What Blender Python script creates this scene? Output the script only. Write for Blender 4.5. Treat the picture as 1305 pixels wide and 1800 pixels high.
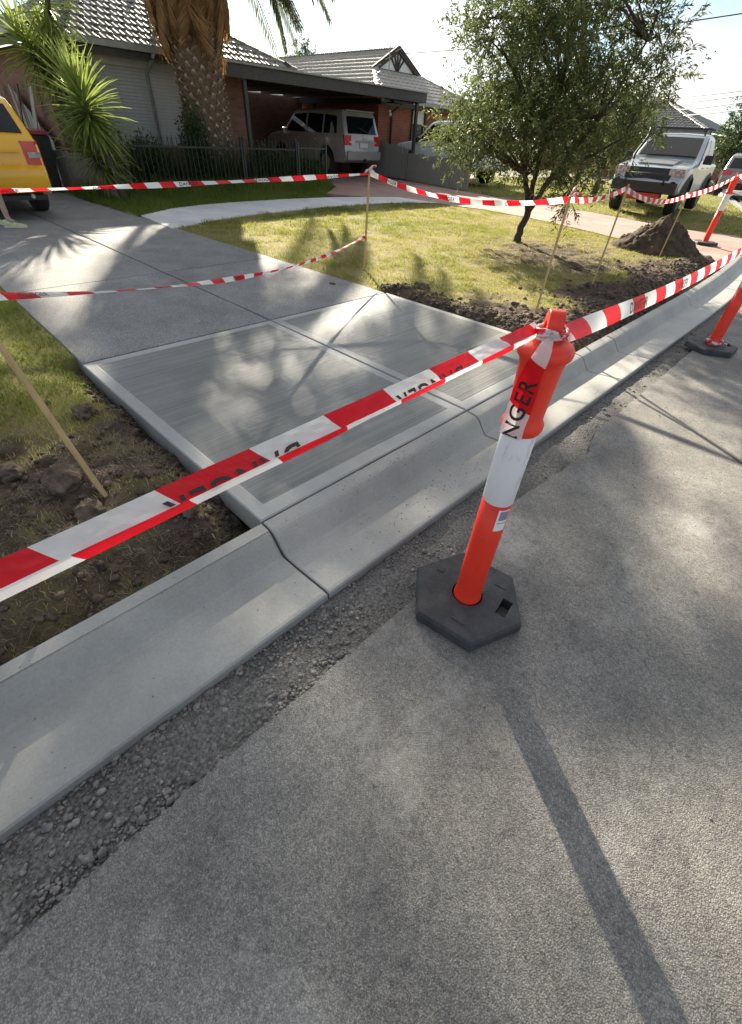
import bpy, bmesh, math, random
import numpy as np
from mathutils import Vector, Matrix, noise as mnoise

for o in list(bpy.data.objects):
    bpy.data.objects.remove(o)
S = bpy.context.scene
COL = S.collection
PI = math.pi
rnd = random.Random(7)
NR = np.random.default_rng(11)

# ------------------------------------------------------------------ camera
# World: X across the road (the house is at -X), Y along the kerb, Z up, metres.
CAM_H = 1.5
F_PX, PITCH, ROLL, YAW = 740.86, .727502, .0626881, .7411696
cy_, sy_ = math.cos(YAW), math.sin(YAW)
_h = np.array([-sy_, cy_, 0.]); _r = np.array([cy_, sy_, 0.]); _z = np.array([0, 0, 1.])
_fwd = math.cos(PITCH)*_h - math.sin(PITCH)*_z
_up = math.sin(PITCH)*_h + math.cos(PITCH)*_z
_right = math.cos(ROLL)*_r + math.sin(ROLL)*_up
_up2 = -math.sin(ROLL)*_r + math.cos(ROLL)*_up
cd = bpy.data.cameras.new('camera')
cam = bpy.data.objects.new('camera', cd); COL.objects.link(cam)
cd.sensor_fit = 'VERTICAL'; cd.sensor_height = 36.0; cd.lens = F_PX/1800*36
cd.clip_start = .02; cd.clip_end = 2000
m4 = Matrix.Identity(4)
for i in range(3):
    m4[i][0] = _right[i]; m4[i][1] = _up2[i]; m4[i][2] = -_fwd[i]
m4.translation = (0, 0, CAM_H)
cam.matrix_world = m4
S.camera = cam
S.render.resolution_x = 742; S.render.resolution_y = 1024

# ------------------------------------------------------------------ light
SUN_EL = math.radians(22.0)
SUN_AZ = math.atan2(-.845, .53)            # from +Y towards +X
sun_dir = Vector((math.cos(SUN_EL)*math.sin(SUN_AZ), math.cos(SUN_EL)*math.cos(SUN_AZ), math.sin(SUN_EL)))
sl = bpy.data.lights.new('sun', 'SUN'); sl.energy = 5.0; sl.angle = math.radians(.7); sl.color = (1, .90, .73)
so = bpy.data.objects.new('sun', sl); COL.objects.link(so)
so.rotation_euler = (-sun_dir).to_track_quat('-Z', 'Y').to_euler(); so.location = (-20, 12, 25)

world = bpy.data.worlds.new('World'); S.world = world; world.use_nodes = True
nt = world.node_tree; nt.nodes.clear()
def N(nt, kind, **kw):
    n = nt.nodes.new(kind)
    for k, v in kw.items(): setattr(n, k, v)
    return n
wo = N(nt, 'ShaderNodeOutputWorld'); bg = N(nt, 'ShaderNodeBackground')
sky = N(nt, 'ShaderNodeTexSky', sky_type='NISHITA', sun_disc=False, sun_elevation=SUN_EL, sun_rotation=SUN_AZ)
sky.air_density = .8; sky.dust_density = .1; sky.ozone_density = 1.0
tc = N(nt, 'ShaderNodeTexCoord'); sep = N(nt, 'ShaderNodeSeparateXYZ')
nt.links.new(tc.outputs['Generated'], sep.inputs[0])
zz = N(nt, 'ShaderNodeMath', operation='MAXIMUM'); zz.inputs[1].default_value = 0.0
nt.links.new(sep.outputs['Z'], zz.inputs[0])
za = N(nt, 'ShaderNodeMath', operation='ADD'); za.inputs[1].default_value = .22
nt.links.new(zz.outputs[0], za.inputs[0])
dv = N(nt, 'ShaderNodeVectorMath', operation='DIVIDE')
cmb = N(nt, 'ShaderNodeCombineXYZ')
for i in range(3): nt.links.new(za.outputs[0], cmb.inputs[i])
nt.links.new(tc.outputs['Generated'], dv.inputs[0]); nt.links.new(cmb.outputs[0], dv.inputs[1])
cn = N(nt, 'ShaderNodeTexNoise'); cn.inputs['Scale'].default_value = 1.15; cn.inputs['Detail'].default_value = 7
cn.inputs['Roughness'].default_value = .58; cn.inputs['Distortion'].default_value = .35
mp = N(nt, 'ShaderNodeMapping'); mp.inputs['Location'].default_value = (3.1, 1.7, .3); mp.inputs['Scale'].default_value = (1.0, .8, 1)
nt.links.new(dv.outputs[0], mp.inputs[0]); nt.links.new(mp.outputs[0], cn.inputs['Vector'])
cr = N(nt, 'ShaderNodeValToRGB'); cr.color_ramp.elements[0].position = .40; cr.color_ramp.elements[1].position = .62
nt.links.new(cn.outputs['Fac'], cr.inputs[0])
cn2 = N(nt, 'ShaderNodeTexNoise'); cn2.inputs['Scale'].default_value = 2.6; cn2.inputs['Detail'].default_value = 6
nt.links.new(mp.outputs[0], cn2.inputs['Vector'])
cc = N(nt, 'ShaderNodeValToRGB'); cc.color_ramp.elements[0].position = .3; cc.color_ramp.elements[0].color = (.66, .66, .66, 1); cc.color_ramp.elements[1].position = .7
nt.links.new(cn2.outputs['Fac'], cc.inputs[0])
cm = N(nt, 'ShaderNodeMixRGB', blend_type='MULTIPLY'); cm.inputs[0].default_value = 1; cm.inputs[2].default_value = (6.0, 5.95, 5.7, 1)
nt.links.new(cc.outputs[0], cm.inputs[1])
# thin cloud forward-scatters: brighter round the sun's direction
dt = N(nt, 'ShaderNodeVectorMath', operation='DOT_PRODUCT'); dt.inputs[1].default_value = sun_dir
nt.links.new(tc.outputs['Generated'], dt.inputs[0])
dm_ = N(nt, 'ShaderNodeMath', operation='MAXIMUM'); dm_.inputs[1].default_value = 0; nt.links.new(dt.outputs['Value'], dm_.inputs[0])
dp_ = N(nt, 'ShaderNodeMath', operation='POWER'); dp_.inputs[1].default_value = 5; nt.links.new(dm_.outputs[0], dp_.inputs[0])
df_ = N(nt, 'ShaderNodeMath', operation='MULTIPLY_ADD'); df_.inputs[1].default_value = 1.8; df_.inputs[2].default_value = .92; nt.links.new(dp_.outputs[0], df_.inputs[0])
cm2 = N(nt, 'ShaderNodeVectorMath', operation='SCALE'); nt.links.new(cm.outputs[0], cm2.inputs[0]); nt.links.new(df_.outputs[0], cm2.inputs['Scale'])
mx = N(nt, 'ShaderNodeMixRGB'); nt.links.new(cm2.outputs[0], mx.inputs[2])
nt.links.new(cr.outputs[0], mx.inputs[0]); nt.links.new(sky.outputs[0], mx.inputs[1])
nt.links.new(mx.outputs[0], bg.inputs[0]); bg.inputs[1].default_value = .05
nt.links.new(bg.outputs[0], wo.inputs[0])

S.view_settings.view_transform = 'Standard'; S.view_settings.look = 'None'
S.view_settings.gamma = 1; S.view_settings.use_curve_mapping = False
S.view_settings.exposure = 1.95
S.render.engine = 'CYCLES'
try:
    S.cycles.max_bounces = 6; S.cycles.transparent_max_bounces = 6
except Exception: pass

# ------------------------------------------------------------------ geometry helpers
def ray(x, y):
    return _right*((x-652.5)/F_PX) + _up2*((900.-y)/F_PX) + _fwd
def gp(x, y, z=0.):
    d = ray(x, y); t = (z-CAM_H)/d[2]
    return (t*d[0], t*d[1])
def hit(x, y, ax, val):
    d = ray(x, y); t = (val-(CAM_H if ax == 2 else 0))/d[ax]
    return Vector((t*d[0], t*d[1], CAM_H+t*d[2]))
def bend(y):
    if y <= 7: return 0.
    if y <= 26: return -.0088*(y-7)**2
    return -.0088*19**2 - .27*(y-26)
_ZN = [-400, -14, -12, -9, -3.65, -1.365, -.88]
_ZZ = [.34, .28, .26, .22, .14, .10, 0.]
def zg(x, y=0.):
    return float(np.interp(x-bend(y), _ZN, _ZZ))
def vnoise(p, seed=0):
    """value noise of an (n,2) array, range -1..1"""
    p = np.asarray(p, float); i = np.floor(p).astype(np.int64); f = p-i; f = f*f*(3-2*f)
    def hsh(a, b):
        n = (a*374761393 + b*668265263 + seed*982451653) & 0xffffffff
        n = ((n ^ (n >> 13))*1274126177) & 0xffffffff
        return ((n ^ (n >> 16)) & 0xffff)/32767.5-1
    a = hsh(i[:, 0], i[:, 1]); b = hsh(i[:, 0]+1, i[:, 1]); c = hsh(i[:, 0], i[:, 1]+1); d = hsh(i[:, 0]+1, i[:, 1]+1)
    return (a*(1-f[:, 0])+b*f[:, 0])*(1-f[:, 1]) + (c*(1-f[:, 0])+d*f[:, 0])*f[:, 1]
def fbm(p, sc, oct=4, seed=0):
    p = np.asarray(p, float); r = 0; a = 1.; tot = 0
    for k in range(oct):
        r = r + a*vnoise(p*sc, seed+k); tot += a; a *= .5; sc *= 2.03
    return r/tot
def inpoly(P, poly):
    P = np.asarray(P, float); x, y = P[:, 0], P[:, 1]; ins = np.zeros(len(P), bool); n = len(poly)
    for k in range(n):
        x1, y1 = poly[k]; x2, y2 = poly[(k+1) % n]
        c = ((y1 > y) != (y2 > y)) & (x < (x2-x1)*(y-y1)/((y2-y1)+1e-12)+x1)
        ins ^= c
    return ins

# ------------------------------------------------------------------ materials
def mat(name, col, rough=.7, var=.0, vscale=8., bump=0., bscale=60., metal=0., spec=.5, col2=None, coat=0., detail=5, trans=0., lo=.35, hi=.65, stretch=None, sub=None):
    m = bpy.data.materials.new(name); m.use_nodes = True
    nt = m.node_tree; b = nt.nodes['Principled BSDF']; out = nt.nodes['Material Output']
    b.inputs['Base Color'].default_value = (*col, 1); b.inputs['Roughness'].default_value = rough
    b.inputs['Metallic'].default_value = metal; b.inputs['Specular IOR Level'].default_value = spec
    if coat: b.inputs['Coat Weight'].default_value = coat; b.inputs['Coat Roughness'].default_value = .06
    tc = N(nt, 'ShaderNodeTexCoord'); src = tc.outputs['Object']
    if stretch:
        mp = N(nt, 'ShaderNodeMapping'); mp.inputs['Scale'].default_value = stretch
        nt.links.new(src, mp.inputs[0]); src = mp.outputs[0]
    if var or col2:
        n = N(nt, 'ShaderNodeTexNoise'); n.inputs['Scale'].default_value = vscale; n.inputs['Detail'].default_value = detail; n.inputs['Roughness'].default_value = .6
        nt.links.new(src, n.inputs['Vector'])
        r = N(nt, 'ShaderNodeValToRGB'); e = r.color_ramp.elements
        e[0].position = lo; e[1].position = hi
        if col2: a, c = col, col2
        else: a = tuple(v*(1-var) for v in col); c = tuple(min(1, v*(1+var)) for v in col)
        e[0].color = (*a, 1); e[1].color = (*c, 1)
        nt.links.new(n.outputs['Fac'], r.inputs[0]); nt.links.new(r.outputs[0], b.inputs['Base Color'])
        m['ramp'] = r.name
    if bump:
        n2 = N(nt, 'ShaderNodeTexNoise'); n2.inputs['Scale'].default_value = bscale; n2.inputs['Detail'].default_value = 6
        nt.links.new(src, n2.inputs['Vector'])
        bp = N(nt, 'ShaderNodeBump'); bp.inputs['Strength'].default_value = bump; bp.inputs['Distance'].default_value = .01
        nt.links.new(n2.outputs['Fac'], bp.inputs['Height']); nt.links.new(bp.outputs[0], b.inputs['Normal'])
    if trans:
        t = N(nt, 'ShaderNodeBsdfTranslucent'); ms = N(nt, 'ShaderNodeMixShader'); ms.inputs[0].default_value = trans
        if b.inputs['Base Color'].is_linked: nt.links.new(b.inputs['Base Color'].links[0].from_socket, t.inputs[0])
        else: t.inputs[0].default_value = (*col, 1)
        nt.links.new(b.outputs[0], ms.inputs[1]); nt.links.new(t.outputs[0], ms.inputs[2]); nt.links.new(ms.outputs[0], out.inputs[0])
    return m
def nodes_of(m): return m.node_tree, m.node_tree.nodes['Principled BSDF']

M = {}
# asphalt: fine aggregate, dust stains
def asphalt():
    m = mat('asphalt', (.13, .13, .128), .72, spec=.4)
    nt, b = nodes_of(m)
    tc = N(nt, 'ShaderNodeTexCoord')
    def noise(sc, det=6, rough=.6, vec=None):
        n = N(nt, 'ShaderNodeTexNoise'); n.inputs['Scale'].default_value = sc; n.inputs['Detail'].default_value = det; n.inputs['Roughness'].default_value = rough
        nt.links.new(vec or tc.outputs['Object'], n.inputs['Vector']); return n
    def ramp(src, p0, c0, p1, c1):
        r = N(nt, 'ShaderNodeValToRGB'); e = r.color_ramp.elements
        e[0].position = p0; e[0].color = (*c0, 1); e[1].position = p1; e[1].color = (*c1, 1)
        nt.links.new(src, r.inputs[0]); return r
    def mix(kind, fac, a, c):
        x = N(nt, 'ShaderNodeMixRGB', blend_type=kind)
        for s, v in ((0, fac), (1, a), (2, c)):
            if hasattr(v, 'default_value'): nt.links.new(v, x.inputs[s])
            elif isinstance(v, tuple): x.inputs[s].default_value = (*v, 1)
            else: x.inputs[s].default_value = v
        return x
    base = ramp(noise(1.6, 4).outputs['Fac'], .3, (.208, .202, .19), .7, (.285, .276, .258))
    vor = N(nt, 'ShaderNodeTexVoronoi'); vor.inputs['Scale'].default_value = 250; nt.links.new(tc.outputs['Object'], vor.inputs['Vector'])
    agg = ramp(vor.outputs['Distance'], .15, (1.28, 1.27, 1.24), .62, (.62, .62, .63))
    c1 = mix('MULTIPLY', .85, base.outputs[0], agg.outputs[0])
    sp = ramp(noise(230, 2).outputs['Fac'], .3, (.6, .6, .6), .72, (1.45, 1.43, 1.4))
    c2 = mix('MULTIPLY', .8, c1.outputs[0], sp.outputs[0])
    # single aggregate stones of their own colour
    v2 = N(nt, 'ShaderNodeTexVoronoi'); v2.inputs['Scale'].default_value = 130; nt.links.new(tc.outputs['Object'], v2.inputs['Vector'])
    hs = N(nt, 'ShaderNodeSeparateColor'); nt.links.new(v2.outputs['Color'], hs.inputs[0])
    st_ = ramp(hs.outputs[0], .0, (.72, .72, .74), 1., (1.34, 1.32, 1.27))
    c2 = mix('MULTIPLY', .75, c2.outputs[0], st_.outputs[0])
    pit = ramp(noise(28, 5, .7).outputs['Fac'], .30, (.55, .55, .55), .46, (1, 1, 1))
    c2 = mix('MULTIPLY', .8, c2.outputs[0], pit.outputs[0])
    stn = ramp(noise(.8, 8, .7).outputs['Fac'], .36, (.66, .66, .67), .62, (1.14, 1.13, 1.10))
    c2 = mix('MULTIPLY', 1., c2.outputs[0], stn.outputs[0])
    # dust washed off the concrete cutting: pale patches with a shape of their own
    mp = N(nt, 'ShaderNodeMapping'); mp.inputs['Scale'].default_value = (1, .7, 1); mp.inputs['Rotation'].default_value = (0, 0, .5)
    nt.links.new(tc.outputs['Object'], mp.inputs[0])
    d1 = ramp(noise(2.3, 9, .72, mp.outputs[0]).outputs['Fac'], .54, (0, 0, 0), .76, (.75, .75, .75))
    c3 = mix('MIX', d1.outputs[0], c2.outputs[0], (.40, .40, .385))
    d2 = ramp(noise(6.5, 8, .75, mp.outputs[0]).outputs['Fac'], .66, (0, 0, 0), .78, (.55, .55, .55))
    c4 = mix('MIX', d2.outputs[0], c3.outputs[0], (.36, .33, .27))
    nt.links.new(c4.outputs[0], b.inputs['Base Color'])
    h = mix('ADD', 1., vor.outputs['Distance'], noise(230, 4).outputs['Fac'])
    bp = N(nt, 'ShaderNodeBump'); bp.inputs['Strength'].default_value = .5; bp.inputs['Distance'].default_value = .004
    nt.links.new(h.outputs[0], bp.inputs['Height']); nt.links.new(bp.outputs[0], b.inputs['Normal'])
    return m
M['asphalt'] = asphalt()
M['asphalt_edge'] = mat('asphalt_edge', (.05, .05, .05), .95, .4, 40, .8, 80)
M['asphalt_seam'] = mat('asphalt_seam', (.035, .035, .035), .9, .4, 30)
def concrete(name, c0, c1, broom=False, stain=.5, speck=.0, bump=.25, bs=140, rough=.82):
    m = mat(name, c0, rough, spec=.4)
    nt, b = nodes_of(m); tc = N(nt, 'ShaderNodeTexCoord')
    def noise(sc, det, vec, rough=.6):
        n = N(nt, 'ShaderNodeTexNoise'); n.inputs['Scale'].default_value = sc; n.inputs['Detail'].default_value = det; n.inputs['Roughness'].default_value = rough
        nt.links.new(vec, n.inputs['Vector']); return n.outputs['Fac']
    def ramp(src, p0, a, p1, c):
        r = N(nt, 'ShaderNodeValToRGB'); e = r.color_ramp.elements
        e[0].position = p0; e[0].color = (*a, 1); e[1].position = p1; e[1].color = (*c, 1); nt.links.new(src, r.inputs[0]); return r.outputs[0]
    obj = tc.outputs['Object']
    mp = N(nt, 'ShaderNodeMapping'); mp.inputs['Scale'].default_value = (1, .22, 1); nt.links.new(obj, mp.inputs[0])
    col = ramp(noise(2.2, 6, mp.outputs[0] if broom else obj), .3, c0, .7, c1)
    fine = ramp(noise(90, 4, obj), .3, (.86,)*3, .7, (1.12,)*3)
    x = N(nt, 'ShaderNodeMixRGB', blend_type='MULTIPLY'); x.inputs[0].default_value = stain
    nt.links.new(col, x.inputs[1]); nt.links.new(fine, x.inputs[2]); col = x.outputs[0]
    if speck:
        v = N(nt, 'ShaderNodeTexVoronoi'); v.inputs['Scale'].default_value = 95; nt.links.new(obj, v.inputs['Vector'])
        sp = ramp(v.outputs['Distance'], .1, (1.5,)*3, .6, (.62,)*3)
        x = N(nt, 'ShaderNodeMixRGB', blend_type='MULTIPLY'); x.inputs[0].default_value = speck
        nt.links.new(col, x.inputs[1]); nt.links.new(sp, x.inputs[2]); col = x.outputs[0]
    bl = ramp(noise(.9, 9, obj, .68), .36, (.80,)*3, .64, (1.13,)*3)
    x = N(nt, 'ShaderNodeMixRGB', blend_type='MULTIPLY'); x.inputs[0].default_value = .9
    nt.links.new(col, x.inputs[1]); nt.links.new(bl, x.inputs[2]); col = x.outputs[0]
    spl = ramp(noise(4.5, 10, obj, .75), .62, (0,)*3, .74, (.5,)*3)
    x = N(nt, 'ShaderNodeMixRGB'); nt.links.new(spl, x.inputs[0]); nt.links.new(col, x.inputs[1]); x.inputs[2].default_value = tuple(min(1, v*1.5) for v in c1)+(1,); col = x.outputs[0]
    vp = N(nt, 'ShaderNodeTexVoronoi'); vp.inputs['Scale'].default_value = 34; nt.links.new(obj, vp.inputs['Vector'])
    pin = ramp(vp.outputs['Distance'], .05, (.45,)*3, .09, (1,)*3)
    x = N(nt, 'ShaderNodeMixRGB', blend_type='MULTIPLY'); x.inputs[0].default_value = .7
    nt.links.new(col, x.inputs[1]); nt.links.new(pin, x.inputs[2]); col = x.outputs[0]
    hs = noise(bs, 5, obj)
    if broom:
        mp2 = N(nt, 'ShaderNodeMapping'); mp2.inputs['Scale'].default_value = (1, .012, 1); nt.links.new(obj, mp2.inputs[0])
        br = noise(55, 4, mp2.outputs[0], .7); brc = ramp(br, .32, (.66,)*3, .68, (1.28,)*3)
        x = N(nt, 'ShaderNodeMixRGB', blend_type='MULTIPLY'); x.inputs[0].default_value = .85
        nt.links.new(col, x.inputs[1]); nt.links.new(brc, x.inputs[2]); col = x.outputs[0]; hs = br
    nt.links.new(col, b.inputs['Base Color'])
    bp = N(nt, 'ShaderNodeBump'); bp.inputs['Strength'].default_value = bump; bp.inputs['Distance'].default_value = .006
    nt.links.new(hs, bp.inputs['Height']); nt.links.new(bp.outputs[0], b.inputs['Normal'])
    return m
M['conc_broom'] = concrete('broomed_concrete', (.15, .155, .146), (.205, .209, .197), True, .5, 0, .6, rough=.48)
M['conc_trowel'] = concrete('trowelled_concrete', (.30, .303, .288), (.38, .378, .36), False, .5, 0, .15, rough=.52)
M['conc_kerb'] = concrete('kerb_concrete', (.275, .272, .25), (.365, .357, .33), False, .6, 0, .22, 60, rough=.48)
M['conc_old'] = concrete('old_concrete', (.22, .218, .21), (.32, .312, .30), False, .9, .85, .6, 110)
M['conc_path'] = concrete('path_concrete', (.62, .61, .60), (.72, .71, .70), False, .4, 0, .2)
M['conc_wet'] = mat('joint_dark', (.045, .045, .043), .9)
M['gravel'] = mat('gravel', (.065, .063, .058), .95, .5, 90, 1., 140, col2=(.22, .208, .19))
M['stone'] = mat('stone', (.105, .10, .095), .9, .3, 30, .5, 90, col2=(.31, .285, .26))
M['soil'] = None
def soil_mat():
    m = mat('lawn_ground', (.1, .08, .05), .97, spec=.15)
    nt, b = nodes_of(m); tc = N(nt, 'ShaderNodeTexCoord')
    at = N(nt, 'ShaderNodeAttribute', attribute_name='soil')
    def noise(sc, det, r=.65):
        n = N(nt, 'ShaderNodeTexNoise'); n.inputs['Scale'].default_value = sc; n.inputs['Detail'].default_value = det; n.inputs['Roughness'].default_value = r
        nt.links.new(tc.outputs['Object'], n.inputs['Vector']); return n.outputs['Fac']
    def ramp(src, p0, a, p1, c):
        r = N(nt, 'ShaderNodeValToRGB'); e = r.color_ramp.elements
        e[0].position = p0; e[0].color = (*a, 1); e[1].position = p1; e[1].color = (*c, 1); nt.links.new(src, r.inputs[0]); return r.outputs[0]
    g = ramp(noise(3, 6), .35, (.19, .175, .055), .65, (.30, .25, .11))
    s = ramp(noise(9, 8), .32, (.042, .032, .025), .68, (.17, .128, .098))
    x = N(nt, 'ShaderNodeMixRGB'); nt.links.new(at.outputs['Fac'], x.inputs[0]); nt.links.new(g, x.inputs[1]); nt.links.new(s, x.inputs[2])
    nt.links.new(x.outputs[0], b.inputs['Base Color'])
    bp = N(nt, 'ShaderNodeBump'); bp.inputs['Strength'].default_value = .9; bp.inputs['Distance'].default_value = .03
    nt.links.new(noise(38, 7, .7), bp.inputs['Height']); nt.links.new(bp.outputs[0], b.inputs['Normal'])
    return m
M['soil'] = soil_mat()
M['clod'] = mat('soil_clod', (.05, .038, .03), .97, .4, 12, .9, 45, col2=(.175, .132, .102), spec=.15)
M['mound'] = mat('mound_soil', (.045, .033, .024), .97, .4, 7, .9, 40, col2=(.115, .085, .06), spec=.15)
def grass_mat(name, a, b_, c):
    m = mat(name, a, .55, spec=.3)
    nt, b = nodes_of(m); at = N(nt, 'ShaderNodeAttribute', attribute_name='tone')
    r = N(nt, 'ShaderNodeValToRGB'); e = r.color_ramp.elements
    e[0].position = 0; e[0].color = (*a, 1); e[1].position = 1; e[1].color = (*c, 1)
    k = r.color_ramp.elements.new(.5); k.color = (*b_, 1)
    nt.links.new(at.outputs['Fac'], r.inputs[0]); nt.links.new(r.outputs[0], b.inputs['Base Color'])
    t = N(nt, 'ShaderNodeBsdfTranslucent'); nt.links.new(r.outputs[0], t.inputs[0])
    ms = N(nt, 'ShaderNodeMixShader'); ms.inputs[0].default_value = .42
    nt.links.new(b.outputs[0], ms.inputs[1]); nt.links.new(t.outputs[0], ms.inputs[2])
    nt.links.new(ms.outputs[0], nt.nodes['Material Output'].inputs[0])
    return m
M['grass'] = grass_mat('grass_blades', (.10, .165, .022), (.29, .29, .06), (.47, .39, .18))
M['leaf_tree'] = grass_mat('tree_leaves', (.055, .08, .028), (.125, .155, .052), (.25, .265, .10))
M['leaf_shrub'] = grass_mat('shrub_leaves', (.025, .05, .015), (.05, .085, .025), (.10, .14, .045))
M['leaf_strap'] = grass_mat('strap_leaves', (.03, .05, .015), (.06, .085, .025), (.13, .14, .05))
M['leaf_yucca'] = mat('yucca_leaf', (.12, .19, .04), .42, .35, 3, trans=.40, col2=(.32, .38, .10))
M['leaf_palm'] = mat('palm_leaf', (.05, .075, .025), .5, .3, 3, trans=.3, col2=(.11, .125, .045))
M['leaf_dead'] = mat('dead_frond', (.22, .115, .045), .8, .3, 4, trans=.35, col2=(.46, .27, .12))
M['bark'] = mat('bark', (.055, .04, .03), .95, .4, 25, .9, 60, stretch=(1, 1, .25))
M['palm_bark'] = mat('palm_bark', (.12, .078, .048), .95, .4, 14, .9, 40)
M['palm_boss'] = mat('palm_boss', (.26, .17, .10), .9, .35, 20, .6, 60, col2=(.44, .34, .24))
M['yucca_trunk'] = mat('yucca_trunk', (.09, .075, .062), .95, .35, 18, .9, 50, stretch=(1, 1, .3))
M['orange'] = mat('bollard_plastic', (.55, .05, .03), .45, .06, 16, .10, 60, spec=.5, trans=.10, col2=(.85, .042, .018), lo=.26, hi=.44, detail=10, stretch=(1, 1, .4))
M['band'] = mat('reflective_band', (.52, .51, .53), .38, .10, 30, .12, 60, col2=(.76, .75, .79), lo=.30, hi=.46, detail=8, stretch=(1, 1, .35))
M['rubber'] = mat('rubber_base', (.03, .031, .034), .72, .5, 10, .35, 130, col2=(.085, .085, .088), lo=.42, hi=.8)
M['sticker'] = mat('sticker_white', (.78, .78, .78), .5)
M['sticker_grey'] = mat('sticker_print', (.25, .26, .30), .5)
M['ink'] = mat('black_print', (.012, .012, .012), .5)
def tape_mat(name, off, trans=.55):
    m = bpy.data.materials.new(name); m.use_nodes = True; nt = m.node_tree; b = nt.nodes['Principled BSDF']
    uv = N(nt, 'ShaderNodeUVMap', uv_map='uv'); sp = N(nt, 'ShaderNodeSeparateXYZ'); nt.links.new(uv.outputs[0], sp.inputs[0])
    sl = N(nt, 'ShaderNodeMath', operation='MULTIPLY_ADD'); sl.inputs[1].default_value = .55; nt.links.new(sp.outputs[1], sl.inputs[0]); nt.links.new(sp.outputs[0], sl.inputs[2])
    ad = N(nt, 'ShaderNodeMath', operation='MULTIPLY_ADD'); ad.inputs[1].default_value = 1/.28; ad.inputs[2].default_value = off; nt.links.new(sl.outputs[0], ad.inputs[0])
    fr = N(nt, 'ShaderNodeMath', operation='FRACT'); nt.links.new(ad.outputs[0], fr.inputs[0])
    gt = N(nt, 'ShaderNodeMath', operation='GREATER_THAN'); gt.inputs[1].default_value = .5; nt.links.new(fr.outputs[0], gt.inputs[0])
    mx = N(nt, 'ShaderNodeMixRGB'); mx.inputs[1].default_value = (.86, .86, .86, 1); mx.inputs[2].default_value = (.80, .012, .025, 1)
    nt.links.new(gt.outputs[0], mx.inputs[0]); nt.links.new(mx.outputs[0], b.inputs['Base Color'])
    b.inputs['Roughness'].default_value = .34
    n = N(nt, 'ShaderNodeTexNoise'); n.inputs['Scale'].default_value = 24; tcx = N(nt, 'ShaderNodeTexCoord'); nt.links.new(tcx.outputs['Object'], n.inputs['Vector'])
    bp = N(nt, 'ShaderNodeBump'); bp.inputs['Strength'].default_value = .25; bp.inputs['Distance'].default_value = .01
    nt.links.new(n.outputs['Fac'], bp.inputs['Height']); nt.links.new(bp.outputs[0], b.inputs['Normal'])
    t = N(nt, 'ShaderNodeBsdfTranslucent'); nt.links.new(mx.outputs[0], t.inputs[0])
    ms = N(nt, 'ShaderNodeMixShader'); ms.inputs[0].default_value = trans
    nt.links.new(b.outputs[0], ms.inputs[1]); nt.links.new(t.outputs[0], ms.inputs[2]); nt.links.new(ms.outputs[0], nt.nodes['Material Output'].inputs[0])
    return m
M['tape'] = tape_mat('barrier_tape', 0.)
M['tape_b'] = tape_mat('barrier_tape_back', .46)
M['wood_new'] = mat('stake_timber', (.50, .35, .17), .7, .2, 18, .2, 60, stretch=(1, 1, .1))
M['paling'] = mat('weathered_paling', (.22, .205, .18), .9, .35, 12, .4, 40, stretch=(1, 1, .08), col2=(.37, .345, .305))
M['iron'] = mat('black_iron', (.018, .020, .019), .5, .2, 30)
M['iron_green'] = mat('dark_green_iron', (.03, .05, .042), .5, .2, 30)
def brick_mat(name, c1, c2, mort, ax='Y'):
    m = mat(name, c1, .9, spec=.25); nt, b = nodes_of(m); tc = N(nt, 'ShaderNodeTexCoord')
    sp = N(nt, 'ShaderNodeSeparateXYZ'); nt.links.new(tc.outputs['Object'], sp.inputs[0])
    cb = N(nt, 'ShaderNodeCombineXYZ'); nt.links.new(sp.outputs[ax], cb.inputs[0]); nt.links.new(sp.outputs['Z'], cb.inputs[1])
    br = N(nt, 'ShaderNodeTexBrick'); br.inputs['Color1'].default_value = (*c1, 1); br.inputs['Color2'].default_value = (*c2, 1); br.inputs['Mortar'].default_value = (*mort, 1)
    br.inputs['Scale'].default_value = 1; br.inputs['Brick Width'].default_value = .24; br.inputs['Row Height'].default_value = .086; br.inputs['Mortar Size'].default_value = .010
    nt.links.new(cb.outputs[0], br.inputs['Vector']); nt.links.new(br.outputs['Color'], b.inputs['Base Color'])
    bp = N(nt, 'ShaderNodeBump', invert=True); bp.inputs['Strength'].default_value = .7; bp.inputs['Distance'].default_value = .01
    nt.links.new(br.outputs['Fac'], bp.inputs['Height']); nt.links.new(bp.outputs[0], b.inputs['Normal'])
    return m
M['brick_a'] = brick_mat('brown_brick', (.19, .085, .06), (.25, .12, .085), (.16, .14, .125))
M['brick_ax'] = brick_mat('brown_brick_side', (.19, .085, .06), (.25, .12, .085), (.16, .14, .125), 'X')
M['brick_b'] = brick_mat('orange_brick', (.36, .115, .055), (.27, .085, .045), (.24, .17, .13))
M['brick_bx'] = brick_mat('orange_brick_side', (.36, .115, .055), (.27, .085, .045), (.24, .17, .13), 'X')
M['tile_grey'] = mat('roof_tile_grey', (.16, .155, .145), .6, .3, 5, .3, 40, col2=(.27, .26, .245))
M['tile_brown'] = mat('roof_tile_brown', (.30, .27, .225), .5, .3, 5, .2, 40, col2=(.45, .41, .35))
M['fascia'] = mat('dark_fascia', (.035, .032, .028), .55, .2, 6)
M['gutter'] = mat('gutter_grey', (.30, .29, .27), .5, .15, 6)
M['carport_metal'] = mat('carport_dark', (.045, .042, .038), .55, .2, 8)
M['shutter'] = mat('roller_shutter', (.42, .41, .385), .55, .08, 5)
M['white'] = mat('white_paint', (.78, .78, .76), .5, .05, 9)
M['timber_dark'] = mat('dark_timber', (.05, .038, .03), .7, .25, 12)
M['glass'] = mat('dark_glass', (.015, .018, .02), .06, spec=.9)
M['glass_car'] = mat('car_glass', (.008, .010, .011), .03, spec=.5)
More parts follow.
